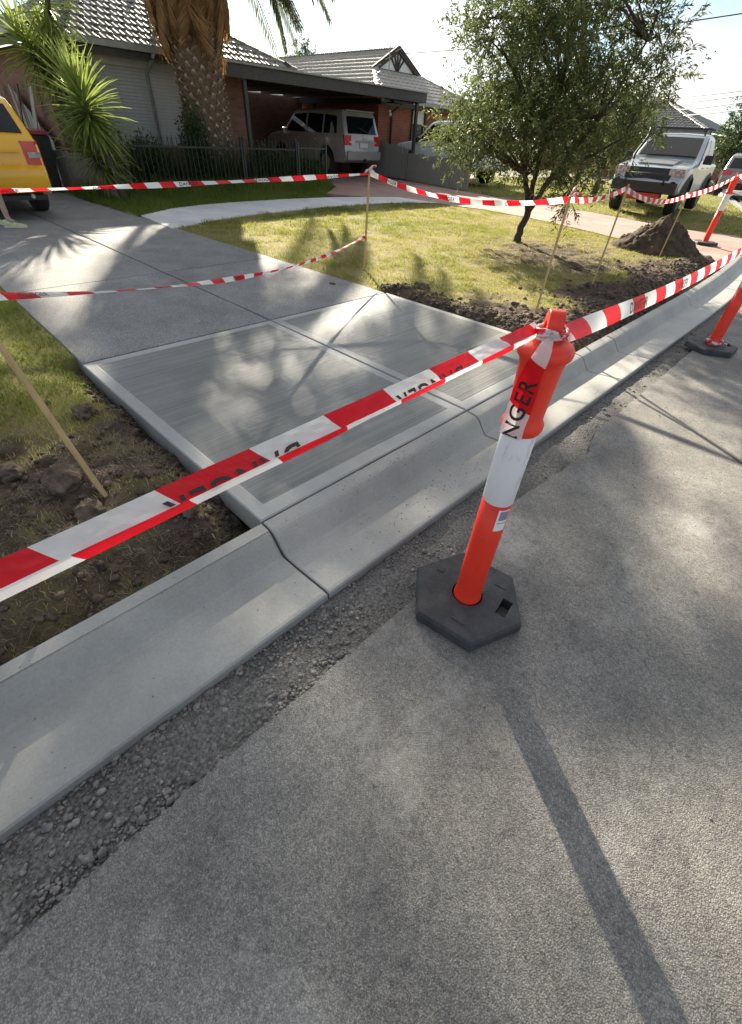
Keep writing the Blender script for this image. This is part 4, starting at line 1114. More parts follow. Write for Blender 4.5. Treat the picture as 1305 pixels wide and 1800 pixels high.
# ================================================================== HOUSES, FENCES
def tile_mesh(name, w=.30, l=.40, m=None):
    """one interlocking roof tile: two rolls across, front edge thick; x along eave, y up the slope"""
    prof = [(0, .012), (.04, .035), (.09, .038), (.14, .012), (.17, .010), (.21, .035), (.26, .038), (.30, .012)]
    v = []; f = []; k = len(prof)
    for y, dz, th in ((0, .028, 0), (0, .028, 1), (l, 0, 1)):
        for x, z in prof: v.append((x*w/.30, y, (z if th else 0)+dz if y == 0 else z))
    f = [(i, i+1, k+i+1, k+i) for i in range(k-1)]+[(k+i, k+i+1, 2*k+i+1, 2*k+i) for i in range(k-1)]
    me = bpy.data.meshes.new(name); me.from_pydata(v, [], f); me.materials.append(m); 
    return me
def roof_face(parent, A, B, tops, m, mode='parts', limit=300, w=.30, ex=.34, base=True):
    """A->B eave line, tops: remaining polygon points; tiles laid in courses"""
    A = Vector(A); B = Vector(B); e = (B-A).normalized(); T = [Vector(t) for t in tops]
    nrm = e.cross(T[0]-B).normalized()
    if nrm.z < 0: nrm = -nrm
    s = nrm.cross(e)
    poly = [((p-A).dot(e), (p-A).dot(s)) for p in [A, B]+T]
    b = MB(); b.add([tuple(p-nrm*.02) for p in [A, B]+T], [tuple(range(2+len(T)))]); u = b.build('roof_underlay', M['fascia'], parent)
    me = tile_mesh('roof_tile', w, ex+.06, m); U = [p[0] for p in poly]; V = [p[1] for p in poly]
    spots = []
    r = 0; v0 = -.04
    while v0 < max(V):
        off = (r % 2)*w*.5; uu = min(U)-off-w
        while uu < max(U)+w:
            if inpoly(np.array([[uu+w/2, v0+ex*.55]]), poly)[0]: spots.append((uu, v0))
            uu += w
        v0 += ex; r += 1
    rot = Matrix(((e.x, s.x, nrm.x), (e.y, s.y, nrm.y), (e.z, s.z, nrm.z)))
    if mode == 'parts':
        eul = rot.to_euler()
        for i, (a, c) in enumerate(spots):
            p = A+e*a+s*c+nrm*(.002+.003*((i*7) % 3)/3); share('roof_tile', me, parent, p, eul)
    else:
        V0 = np.array([v.co[:] for v in me.vertices]); F0 = np.array([p.vertices[:] for p in me.polygons]); R = np.array(rot)
        Vs = np.concatenate([V0 @ R.T+np.array(A+e*a+s*c+nrm*.002) for a, c in spots]); k = len(V0)
        Fs = np.concatenate([F0+i*k for i in range(len(spots))]); o = np_obj('roof_tiles', Vs, Fs, m, parent); o['kind'] = 'stuff'
def ridge(parent, p, q, m, step=.36, r=.11, name='ridge_cap'):
    p = Vector(p); q = Vector(q); d = (q-p); n = max(1, int(d.length/step)); t = d.normalized(); sd = t.cross(Vector((0, 0, 1))).normalized(); up = sd.cross(t)
    b = MB(); v = []; f = []
    for j, (yy, rr) in enumerate(((0, r*1.12), (d.length/n+.03, r*.95))):
        for k in range(7): a = PI*k/6; v.append((rr*math.cos(a), yy, rr*.75*math.sin(a)))
    f = [(k, k+1, 8+k, 7+k) for k in range(6)]+[tuple(range(7))]
    me = bpy.data.meshes.new(name); me.from_pydata(v, [], f); me.materials.append(m)
    eul = Matrix(((sd.x, t.x, up.x), (sd.y, t.y, up.y), (sd.z, t.z, up.z))).to_euler()
    for i in range(n): share(name, me, parent, p+t*(d.length*i/n)+Vector((0, 0, -.01)), eul)
def wall_panel(parent, p0, p1, z0, z1, m, th=.11, name='wall', side=1):
    p0 = Vector((p0[0], p0[1], 0)); p1 = Vector((p1[0], p1[1], 0)); b = MB(); t = (p1-p0).normalized(); n = Vector((-t.y, t.x, 0))*th*side
    b.prism([p0[:2], p1[:2], (p1+n)[:2], (p0+n)[:2]], z0, z1); return b.build(name, m, parent)

# ---------------- House 1: brown brick, grey tiles, roller shutter
h1 = thing('brick_house', 'brown brick house with grey tiled hip roof and pale roller shutter behind the palm', 'house', (0, 0, 0))
WX = -14.7
wall_panel(h1, (WX, 4.35), (WX, 9.6), .05, 2.68, M['brick_a'], .22, 'wall', 1)
wall_panel(h1, (WX-.23, 4.35), (-26, 4.35), .05, 2.68, M['brick_ax'], .22, 'wall', -1)
wall_panel(h1, (WX-.23, 9.6), (-20.5, 9.6), .05, 2.68, M['brick_ax'], .22, 'wall', 1)
wall_panel(h1, (-20.5, 9.85), (-20.5, 16.2), .05, 2.6, M['brick_a'], .22, 'wall', 1)
ez = 2.80; e = {'fl': (-14.1, 3.95, ez), 'fr': (-14.1, 11.0, ez), 'bl': (-27, 3.95, ez), 'br': (-27, 11.0, ez)}
ap = (-17.65, 7.475, 4.32); bp_ = (-24, 7.475, 4.32)
roof_face(h1, e['fl'], e['fr'], [ap], M['tile_grey'], 'parts')
roof_face(h1, e['fr'], e['br'], [bp_, ap], M['tile_grey'], 'stuff')
roof_face(h1, e['bl'], e['fl'], [ap, bp_], M['tile_grey'], 'stuff')
ridge(h1, e['fl'], ap, M['tile_grey']); ridge(h1, e['fr'], ap, M['tile_grey']); ridge(h1, ap, bp_, M['tile_grey'])
b = MB(); b.box((-14.12, 7.475, 2.70), (.03, 7.05, .19)); b.build('fascia', M['fascia'], h1)
b = MB(); b.box((-20.5, 3.97, 2.70), (12.7, .03, .19)); b.build('fascia', M['fascia'], h1)
b = MB(); b.box((-14.05, 7.475, 2.765), (.10, 7.1, .10)); b.build('gutter', M['gutter'], h1)
b = MB(); b.box((-20.5, 3.89, 2.765), (12.9, .10, .10)); b.build('gutter', M['gutter'], h1)
b = MB(); b.box((-14.42, 6.98, 2.625), (.53, 5.2, .03)); b.build('soffit', M['gutter'], h1)
b = MB(); b.tube([(-14.02, 6.72, 2.72), (-14.3, 6.72, 2.55), (-14.62, 6.72, 2.40), (-14.64, 6.72, .3)], .04, 8); b.build('downpipe', M['gutter'], h1, smooth=True)
# roller shutter: curtain of slats in a frame
fr_ = MB()
for y in (5.45, 7.62): fr_.box((WX+.03, y, 1.83), (.07, .06, 1.50))
fr_.box((WX+.05, 6.535, 2.55), (.13, 2.25, .16)); fr_.box((WX+.03, 6.535, 1.06), (.09, 2.25, .05))
sh = fr_.build('shutter_frame', M['shutter'], h1)
b = MB(); b.box((WX+.02, 6.535, 1.10), (.016, 2.10, .062)); me = b.build('shutter_slat', M['shutter'], h1, bevel=.006)
for k in range(1, 22): c = me.copy(); COL.objects.link(c); c.location.z = k*.064
# low-set second window and vent pipe
b = MB(); b.tube([(-19.5, 9.4, 3.2), (-19.5, 9.4, 4.05)], .04, 8); b.lathe([(.07, 4.05), (.07, 4.10), (0, 4.14)], 10); b.v = b.v[:-30]+[(x-19.5, y+9.4, z) for x, y, z in b.v[-30:]]; b.build('vent_pipe', M['gutter'], h1)

# ---------------- carport
cp = thing('carport', 'dark flat roofed carport attached beside the brown brick house', 'carport', (-13.7, 12.2, .28))
def L(v): return (v[0]+13.7, v[1]-12.2, v[2]-.28)
b = MB(); b.box(L((-16.95, 12.15, 2.71)), (6.6, 8.5, .05)); b.build('roof', M['carport_metal'], cp)
b = MB(); b.box(L((-13.62, 12.15, 2.60)), (.05, 8.6, .26)); b.build('fascia_board', M['carport_metal'], cp, bevel=.006)
b = MB(); b.box(L((-16.95, 16.42, 2.60)), (6.6, .05, .26)); b.build('fascia_board', M['carport_metal'], cp)
b = MB(); b.box(L((-13.56, 12.15, 2.745)), (.10, 8.64, .035)); b.build('gutter', M['gutter'], cp)
for y in (8.95, 16.12):
    b = MB(); b.box(L((-13.76, y, 1.36)), (.10, .10, 2.2)); b.build('post', M['carport_metal'], cp)
b = MB(); b.box(L((-19.6, 16.12, 1.36)), (.10, .10, 2.2)); b.build('post', M['carport_metal'], cp)
for k in range(8):
    b = MB(); b.box(L((-16.95, 8.4+k*1.1, 2.62)), (6.5, .05, .13)); b.build('rafter', M['carport_metal'], cp)
b = MB(); b.box(L((-13.9, 15.55, 2.44)), (.06, 1.05, .05)); b.build('brace', M['carport_metal'], cp)

# ---------------- House 2: orange brick with Dutch gable
h2 = thing('brick_house', 'orange brick house with brown tiles and a white gable with dark timber rays', 'house', (0, 0, 0))
WX2 = -16.0
wall_panel(h2, (WX2, 16.45), (WX2, 18.45), .05, 2.5, M['brick_b'], .22, 'wall', 1)
wall_panel(h2, (WX2, 19.35), (WX2, 22.6), .05, 2.5, M['brick_b'], .22, 'wall', 1)
wall_panel(h2, (WX2, 18.45), (WX2, 19.35), .05, .75, M['brick_b'], .22, 'wall', 1)
wall_panel(h2, (WX2-.23, 16.45), (-27, 16.45), .05, 2.5, M['brick_bx'], .22, 'wall', -1)
ez2 = 2.58; f2 = {'fl': (-15.45, 15.95, ez2), 'fr': (-15.45, 23.1, ez2), 'bl': (-27, 15.95, ez2), 'br': (-27, 23.1, ez2)}
GX = -18.0; gl = (GX, 18.15, 3.62); gr = (GX, 20.9, 3.62); apx = (GX, 19.525, 4.27); bk = (-26.5, 19.525, 4.27)
roof_face(h2, f2['fl'], f2['fr'], [gr, gl], M['tile_brown'], 'parts')
roof_face(h2, f2['bl'], f2['fl'], [gl, apx, bk], M['tile_brown'], 'stuff')
roof_face(h2, f2['fr'], f2['br'], [bk, apx, gr], M['tile_brown'], 'stuff')
ridge(h2, f2['fl'], gl, M['tile_brown']); ridge(h2, f2['fr'], gr, M['tile_brown']); ridge(h2, apx, bk, M['tile_brown'])
gb = MB(); gb.add([(GX+.01, 18.15, 3.62), (GX+.01, 20.9, 3.62), (GX+.01, 19.525, 4.27), (GX-.05, 18.15, 3.62), (GX-.05, 20.9, 3.62), (GX-.05, 19.525, 4.27)], [(0, 1, 2), (3, 5, 4), (0, 3, 4, 1), (1, 4, 5, 2), (2, 5, 3, 0)])
g_ = gb.build('gable', M['white'], h2)
for p, q in (((18.0, 3.57), (19.525, 4.32)), ((21.05, 3.57), (19.525, 4.32))):
    b = MB(); b.bar((GX+.06, p[0], p[1]), (GX+.06, q[0], q[1]), .20, .10, None, (1, 0, 0)); b.build('barge_board', M['timber_dark'], g_)
b = MB(); b.bar((GX+.05, 18.1, 3.60), (GX+.05, 20.95, 3.60), .10, .07, None, (1, 0, 0)); b.build('barge_board', M['timber_dark'], g_)
for dy, dz in ((-.42, .42), (-.2, .52), (0, .6), (.2, .52), (.42, .42)):
    b = MB(); b.bar((GX+.045, 19.525, 3.62), (GX+.045, 19.525+dy, 3.62+dz), .05, .05, None, (1, 0, 0)); b.build('timber_ray', M['timber_dark'], g_)
b = MB(); b.box((-15.46, 19.525, 2.50), (.03, 7.1, .16)); b.build('fascia', M['fascia'], h2)
b = MB(); b.box((-15.39, 19.525, 2.55), (.10, 7.2, .09)); b.build('gutter', M['gutter'], h2)
b = MB(); b.box((-21.2, 15.97, 2.50), (11.6, .03, .16)); b.build('fascia', M['fascia'], h2)
b = MB(); b.box((-15.73, 19.525, 2.44), (.5, 7.0, .03)); b.build('soffit', M['gutter'], h2)
b = MB()
for y in (18.47, 19.33): b.box((WX2+.02, y, 1.6), (.10, .06, 1.70))
for z in (.78, 2.42): b.box((WX2+.02, 18.9, z), (.10, .86, .06))
b.box((WX2+.02, 18.9, 1.75), (.06, .80, .05))
wf = b.build('window', M['timber_dark'], h2)
b = MB(); b.box((WX2-.03, 18.9, 1.6), (.02, .84, 1.6)); b.build('pane', M['glass'], wf)
b = MB(); b.box((WX2-.015, 18.9, 2.18), (.01, .78, .42)); b.build('curtain', M['white'], wf)
b = MB(); b.tube([(-15.40, 17.15, 2.5), (-15.7, 17.15, 2.36), (-15.92, 17.15, 2.25), (-15.94, 17.15, .3)], .04, 8); b.build('downpipe', M['carport_metal'], h2, smooth=True)
b = MB(); b.box((-15.93, 16.98, 2.28), (.12, .10, .05)); b.lathe([(.02, 0), (.06, .03), (.06, .09), (.03, .12)], 12, None, Matrix.Translation((-15.86, 16.98, 2.12))); b.build('security_light', M['white'], h2)
b = MB(); b.tube([(-17.2, 18.2, 3.3), (-17.2, 18.2, 4.25)], .02, 6); b.build('antenna_mast', M['gutter'], h2)

# ---------------- House 3, far along the street
h3 = thing('far_house', 'far house with grey tiled hip roof above the parked grey wagon', 'house', (0, 0, 0))
x0, x1, y0, y1 = -24., -11.6, 45., 56.
wall_panel(h3, (x0, y0), (x1, y0), .0, 2.75, M['brick_bx'], .22, 'wall', 1); wall_panel(h3, (x1, y0+.23), (x1, y1), .0, 2.75, M['brick_b'], .22, 'wall', 1)
o = .5; z = 2.8; c = [(x0-o, y0-o, z), (x1+o, y0-o, z), (x1+o, y1+o, z), (x0-o, y1+o, z)]; hw = (y1-y0)/2+o
ra = (x0-o+hw, (y0+y1)/2, 4.9); rb = (x1+o-hw, (y0+y1)/2, 4.9)
roof_face(h3, c[0], c[1], [rb, ra], M['tile_grey'], 'stuff', w=.5, ex=.45); roof_face(h3, c[1], c[2], [rb], M['tile_grey'], 'stuff', w=.5, ex=.45); roof_face(h3, c[3], c[0], [ra], M['tile_grey'], 'stuff', w=.5, ex=.45)
ridge(h3, c[1], rb, M['tile_brown'], .5, .14); ridge(h3, ra, rb, M['tile_brown'], .5, .14)
b = MB(); b.box(((x0+x1)/2, y0-o, 2.70), (x1-x0+1, .08, .18)); b.build('gutter', M['gutter'], h3)
for wx in (-21, -14.5):
    b = MB(); b.box((wx, y0-.02, 1.6), (2.0, .08, 1.3)); w_ = b.build('window', M['white'], h3); b = MB(); b.box((wx, y0-.07, 1.6), (1.84, .04, 1.14)); b.build('pane', M['glass'], w_)

# ---------------- timber paling fences (each paling a part)
def paling_fence(label, p0, p1, hfun, group=None, w=.10, gap=.012, lean=0., jit=.02, name='paling_fence', cat='fence', m='paling', slant=0.):
    p0 = Vector((p0[0], p0[1], 0)); p1 = Vector((p1[0], p1[1], 0)); d = p1-p0; ln = d.length; t = d.normalized(); zb = zg(p0.x, p0.y)
    root = thing(name, label, cat, (p0.x, p0.y, zb), math.atan2(t.y, t.x))
    n = int(ln/(w+gap)); b = MB(); b.add([(0, -.009, 0), (w, -.009, 0), (w, .009, 0), (0, .009, 0), (0, -.009, 1), (w, -.009, 1), (w, .009, 1), (0, .009, 1)], [(0, 3, 2, 1), (4, 5, 6, 7), (0, 1, 5, 4), (1, 2, 6, 5), (2, 3, 7, 6), (3, 0, 4, 7)])
    o = b.build('paling', M[m], root); me = o.data
    for k in range(n):
        c = o if k == 0 else share('paling', me, root)
        dz = zg(p0.x+t.x*k*ln/n, p0.y+t.y*k*ln/n)-zb
        c.location = (k*ln/n, rnd.uniform(-.006, .006), dz+.01); c.scale = (1, 1, hfun(k/n)+rnd.uniform(-jit, jit)); c.rotation_euler = (lean+rnd.uniform(-.01, .01), rnd.uniform(-.012, .012)+slant, 0)
    for zf in (.28, .78):
        b = MB(); h_ = min(hfun(0), hfun(1)); b.box((ln/2, .035, h_*zf), (ln, .04, .07)); b.build('rail', M[m], root)
    return root
pa = gp(113, 338, .27); pb = gp(214, 352, .25)
paling_fence('low grey paling fence beside the old driveway, below the yucca', (-13.2, 3.62), (pb[0]+.1, pb[1]-.05), lambda t: .70-.06*t, w=.085)
paling_fence('low weathered paling fence running from the carport post towards the tree', (-13.85, 16.0), (-10.55, 15.45), lambda t: .80)
paling_fence('weathered paling fence beside the champagne four wheel drive, behind the carport post', (-19.3, 16.55), (-14.0, 16.15), lambda t: 1.45-.55*t)
paling_fence('tall dark paling fence far along the street behind the grey wagon', (-11.4, 43.), (-9.2, 37.2), lambda t: 1.45, w=.16, m='timber_dark')
# slanted gate panel and loose boards against the brick side wall
paling_fence('paling gate panel with slanted top behind the bins', (-17.2, 4.22), (-14.9, 4.18), lambda t: 1.75-1.0*t, w=.09, name='paling_gate', cat='gate')
for x, tl, w_, lb in ((-15.6, .30, .22, 'wide grey board leaning on the brick side wall above the bins'), (-18.4, .4, .16, 'pale board leaning on the brick wall at the left edge behind the yellow car'), (-16.7, .2, .12, 'dark narrow board leaning on the brick side wall beside the gate panel')):
    b = MB(); b.bar((0, 0, 0), (.3, .38, 1.75), w_, .025, None, (0, 1, 0)); o = b.build('loose_board', M['paling'] if 'dark' not in lb else M['timber_dark']); o.location = (x, 3.85, .30); tag(o, lb, 'board')

# ---------------- iron picket fence, each picket a part
def iron_fence(label, p0, p1, h, m, name='iron_fence', step=.115, frame=False, gate=False):
    p0 = Vector((p0[0], p0[1], 0)); p1 = Vector((p1[0], p1[1], 0)); d = p1-p0; ln = d.length; t = d.normalized(); zb = zg(p0.x, p0.y)
    root = thing(name, label, 'gate' if gate else 'fence', (p0.x, p0.y, zb), math.atan2(t.y, t.x))
    b = MB(); b.tube([(0, 0, .06), (0, 0, h)], .009, 6); b.lathe([(.009, h), (.016, h+.02), (0, h+.07)], 6); o = b.build('picket', M[m], root); me = o.data
    n = int(ln/step)
    for k in range(1, n):
        c = o if k == 1 else share('picket', me, root); c.location = (k*ln/n, 0, 0); c.rotation_euler = (rnd.uniform(-.01, .01), rnd.uniform(-.01, .01), 0)
    for z in ((.16, h-.12) if not frame else (.12, h-.02)):
        b = MB(); b.box((ln/2, 0, z), (ln, .03, .035)); b.build('rail', M[m], root)
    for x in (0, ln):
        b = MB(); b.box((x, 0, (h+.05)/2), (.05, .05, h+.05)); b.lathe([(.03, h+.05), (.035, h+.08), (0, h+.11)], 8, None, Matrix.Translation((x, 0, 0))); b.build('post', M[m], root)
    return root
iron_fence('black iron picket fence in front of the palm trunk', (-11.75, 4.55), (-12.05, 7.55), .98, 'iron')
iron_fence('black iron picket fence between the palm and the green gate', (-12.06, 7.62), (-12.18, 9.35), .98, 'iron')
iron_fence('dark green iron gate at the edge of the carport drive', (-12.19, 9.43), (-12.22, 10.45), .92, 'iron_green', 'iron_gate', frame=True, gate=True)

# ---------------- bins
def bin_(x, y, rz, lid, label):
    t = thing('wheelie_bin', label, 'bin', (x, y, zg(x)), rz, 'wheelie bins by the brick wall')
    b = MB(); b.add([(-.2, -.22, .05), (.2, -.22, .05), (.2, .22, .05), (-.2, .22, .05), (-.28, -.28, .93), (.28, -.28, .93), (.28, .28, .93), (-.28, .28, .93)], [(0, 3, 2, 1), (4, 5, 6, 7), (0, 1, 5, 4), (1, 2, 6, 5), (2, 3, 7, 6), (3, 0, 4, 7)]); b.build('body', M['bin_green'], t, bevel=.02)
    b = MB(); b.add([(-.31, -.30, .935), (.31, -.30, .935), (.31, .30, .935), (-.31, .30, .935), (-.27, -.26, 1.02), (.27, -.26, 1.0), (.27, .26, 1.0), (-.27, .26, 1.02)], [(0, 3, 2, 1), (4, 5, 6, 7), (0, 1, 5, 4), (1, 2, 6, 5), (2, 3, 7, 6), (3, 0, 4, 7)]); b.build('lid', M[lid], t, bevel=.015)
    b = MB(); b.tube([(-.33, -.22, .95), (-.33, .22, .95)], .014, 8); b.build('handle', M['plastic_blk'], t)
    for s in (-1, 1):
        b = MB(); b.tube([(-.24, s*.25, .1), (-.24, s*.30, .1)], .1, 14); b.build('wheel', M['tyre'], t)
bin_(-13.05, 3.26, 0, 'bin_red', 'dark wheelie bin with dull red lid beside the yellow car')
bin_(-13.85, 3.22, 0, 'bin_yellow', 'wheelie bin with yellow lid behind the red lidded bin')

# ---------------- overhead wires
def wire(label, p, q, sag, r=.012):
    f = sagline(p, q, sag); b = MB(); b.tube([f(i/24)-Vector(p) for i in range(25)], r, 5); o = b.build('overhead_wire', M['wire']); o.location = p; tag(o, label, 'wire', 'overhead wires')
pole_p = Vector((4.5, 44, 0))
def power_pole(x, y, label):
    t = thing('power_pole', label, 'pole', (x, y, -.1)); b = MB(); b.tube([(0, 0, 0), (0, 0, 9.5)], [.16, .11], 12); b.build('pole', M['pole'], t, smooth=True)
    for z in (9.1, 7.6):
        b = MB(); b.box((0, 0, z), (2.2, .1, .12)); b.build('crossarm', M['pole'], t)
power_pole(9.2, 30, 'timber power pole across the road beyond the right picture edge')
# ================================================================== PLANTS
def leaf_cloud(name, base, dirs, ln, wd, tone, m, parent, fold=.0):
    """many pointed leaves: base (n,3), unit dirs (n,3)"""
    n = len(base); up = NR.normal(0, 1, (n, 3)); sd = np.cross(dirs, up); sd /= np.linalg.norm(sd, axis=1)[:, None]+1e-9
    V = np.empty((n, 4, 3)); V[:, 0] = base; V[:, 1] = base+dirs*(ln*.45)[:, None]+sd*(wd/2)[:, None]; V[:, 2] = base+dirs*ln[:, None]; V[:, 3] = base+dirs*(ln*.45)[:, None]-sd*(wd/2)[:, None]
    V[:, 2, 2] -= ln*.12
    i = np.arange(n)[:, None]*4; T = np.concatenate([i+[0, 1, 2], i+[0, 2, 3]])
    return np_obj(name, V.reshape(-1, 3), T, m, parent, ('tone', np.repeat(tone, 4)))
def unit(n):
    v = NR.normal(0, 1, (n, 3)); return v/np.linalg.norm(v, axis=1)[:, None]
def tree(name, label, loc, clumps, forks, leaf_m, n_twig, leaves, ll, lw, trunk_r, twig_len=.32, group=None, up_bias=.35):
    """clumps: list of (centre, radius) local; forks: trunk polylines"""
    t = thing(name, label, 'tree', loc, 0, group)
    b = MB(); 
    for pts, rads in forks:
        pp = []; rr = []
        for i in range(len(pts)-1):
            for s in np.linspace(0, 1, 5)[:-1]: pp.append(Vector(pts[i]).lerp(Vector(pts[i+1]), s)+Vector((rnd.uniform(-1, 1), rnd.uniform(-1, 1), 0))*rads[i]*.25*(1 if (i or s) else 0)); rr.append(rads[i]+(rads[i+1]-rads[i])*s)
        pp.append(Vector(pts[-1])); rr.append(rads[-1]); b.tube(pp, rr, 10)
    b.build('trunk', M['bark'], t, smooth=True)
    ends = [Vector(p) for f in forks for p in f[0][1:]]
    B, D, LN, TN, WD = [], [], [], [], []
    br = MB()
    for c, r in clumps:
        c = Vector(c); e = min(ends, key=lambda q: (q-c).length+max(0, q.z-c.z)*1.5)
        mid = e.lerp(c, .55)+Vector((rnd.uniform(-.1, .1), rnd.uniform(-.1, .1), .08))
        br.tube([e, mid, c], [trunk_r*.30, trunk_r*.2, trunk_r*.08], 6)
        for q in range(n_twig):
            d = Vector(NR.normal(0, 1, 3)); d.normalize(); s = r*(.25+.75*rnd.random()**.6); p = c+d*s
            td = (d+Vector((0, 0, up_bias))+Vector(NR.normal(0, .35, 3))).normalized(); tl = twig_len*rnd.uniform(.6, 1.3)
            if q % 4 == 0: br.tube([c.lerp(p, .3), p, p+td*tl*.8], [.006, .004, .002], 4, None, False)
            k = leaves; f = NR.random(k); bb = np.array(p)[None]+np.array(td)[None]*(f*tl)[:, None]+NR.normal(0, .012, (k, 3))
            dd = np.array(td)[None]*.75+unit(k)*.75; dd /= np.linalg.norm(dd, axis=1)[:, None]
            B.append(bb); D.append(dd); LN.append(ll*NR.uniform(.6, 1.25, k)); WD.append(lw*NR.uniform(.7, 1.3, k))
            TN.append(np.clip(NR.normal(.42, .2)+NR.normal(0, .12, k), 0, 1))
    br.build('limbs', M['bark'], t)['kind'] = 'stuff'
    cr = leaf_cloud('crown', np.concatenate(B), np.concatenate(D), np.concatenate(LN), np.concatenate(WD), np.concatenate(TN), leaf_m, t); cr['kind'] = 'stuff'
    return t
# small street tree: several stems from a short trunk, airy crown wider than tall
tx, ty = gp(908, 421, .17)
def crown_clumps(n, cx, cy, cz, rx, ry, rz, r0, r1, seed, keep=lambda p: True):
    R = random.Random(seed); out = []
    while len(out) < n:
        p = Vector((R.uniform(-1, 1), R.uniform(-1, 1), R.uniform(-1, 1)))
        if p.length > 1 or p.length < .25: continue
        q = Vector((cx+p.x*rx, cy+p.y*ry, cz+p.z*rz))
        if keep(q): out.append((q, R.uniform(r0, r1)))
    return out
cl = crown_clumps(74, -.22, .1, 2.35, 1.5, 1.3, 1.55, .24, .46, 5, lambda q: q.z > .98+.25*abs(q.x) and q.x < 1.15-.42*max(0, q.z-2.2))
cl += [(Vector((-1.9, .1, 1.55)), .35), (Vector((-1.65, -.2, 1.35)), .33), (Vector((-1.5, .3, 1.9)), .4), (Vector((1.35, .3, 2.45)), .32), (Vector((1.5, .2, 2.1)), .3), (Vector((1.5, 0, 1.7)), .34), (Vector((1.25, -.1, 1.25)), .36), (Vector((.85, -.2, .95)), .30), (Vector((1.0, -.45, .80)), .20), (Vector((-.7, -.1, 1.2)), .33), (Vector((.4, .1, 1.3)), .35), (Vector((1.1, .2, 2.8)), .25)]
forks = [([(0, 0, -.1), (.03, 0, .12), (.09, .02, .48)], [.085, .066, .06]), ([(.09, .02, .46), (-.14, .05, .95), (-.45, .1, 1.9), (-.6, .1, 2.8)], [.05, .042, .028, .012]), ([(.09, .02, .46), (.07, .0, .95), (.10, .1, 2.0), (.1, .1, 3.2)], [.046, .04, .028, .012]), ([(.09, .02, .46), (.36, .02, .95), (.85, .1, 1.7), (1.2, .1, 2.5)], [.05, .042, .028, .012]), ([(.27, .02, .85), (.75, -.1, 1.15), (1.4, -.1, 1.5)], [.03, .022, .012])]
tree('street_tree', 'small leafy tree with several dark stems on the sunlit lawn', (tx, ty, zg(tx)), cl, forks, M['leaf_tree'], 42, 18, .085, .018, .07)
# darker tree behind it, beside the pickup
cl = crown_clumps(46, 0, 0, 2.0, 1.6, 1.5, 1.35, .35, .6, 9)
tree('dark_tree', 'dense dark tree behind the street tree, left of the pickup', (-8.4, 21.0, .27), cl, [([(0, 0, -.1), (0, 0, .6), (.1, 0, 1.6)], [.12, .1, .05]), ([(0, 0, .55), (-.5, .1, 1.6)], [.08, .03])], M['leaf_tree'], 30, 12, .11, .03, .1)
cl = crown_clumps(36, 0, 0, 2.2, 1.5, 1.7, 1.4, .4, .7, 12)
tree('pale_tree', 'pale green tree at the right edge beyond the grey wagon', (-8.1, 39., .2), cl, [([(0, 0, -.1), (0, 0, 1.0), (.1, 0, 2.2)], [.14, .11, .05])], M['leaf_shrub'], 26, 11, .16, .045, .12)
cl = crown_clumps(18, 0, 0, 4.4, 1.0, 1.0, 1.0, .3, .5, 14)
tree('roofline_tree', 'thin tree top showing above the tiled roof left of the gable', (-30, 24.5, .3), cl, [([(0, 0, 0), (0, 0, 2.6), (.1, 0, 4.2)], [.14, .11, .05])], M['leaf_shrub'], 14, 10, .18, .05, .12)
cl = crown_clumps(26, 0, 0, 1.7, 2.2, 1.2, 1.1, .4, .7, 15)
tree('hedge_tree', 'low bushy tree beside the white four wheel drive', (-9.8, 24.5, .28), cl, [([(0, 0, -.1), (0, 0, .7), (.1, 0, 1.4)], [.1, .09, .04])], M['leaf_shrub'], 26, 11, .12, .035, .1)

# ---------------- palm
px_, py_ = -13.05, 7.28
palm = thing('palm_tree', 'stout palm with knobbly trunk and a skirt of dead orange brown fronds', 'palm tree', (px_, py_, .27))
b = MB(); prof = [(.60, -.1), (.57, .15), (.55, .6), (.53, 1.2), (.52, 1.8), (.53, 2.3), (.55, 2.7), (.56, 3.1), (.52, 3.6), (.42, 4.3), (.25, 5.0)]; b.lathe(prof, 28); trunk = b.build('trunk', M['palm_bark'], palm, smooth=True)
b = MB(); b.add([(-.055, 0, -.03), (.055, 0, -.03), (.035, .075, .03), (-.035, .075, .03), (0, .005, -.075), (0, .02, .075), (.0, .095, .02)], [(0, 4, 1), (0, 1, 6), (1, 2, 6), (2, 5, 6), (5, 3, 6), (3, 0, 6)])
me_boss = b.build('leaf_boss', M['palm_boss'], trunk); first = True
rows = 0
for k in range(290):
    z = .05+k*2.75/290; a = k*2.39996; r = float(np.interp(z, [p[1] for p in prof], [p[0] for p in prof]))-.02
    c = me_boss if first else share('leaf_boss', me_boss, trunk); first = False
    c.location = (r*math.cos(a), r*math.sin(a), z); c.rotation_euler = (rnd.uniform(-.2, .2), 0, a-PI/2); s = rnd.uniform(.8, 1.25); c.scale = (s, s, s)
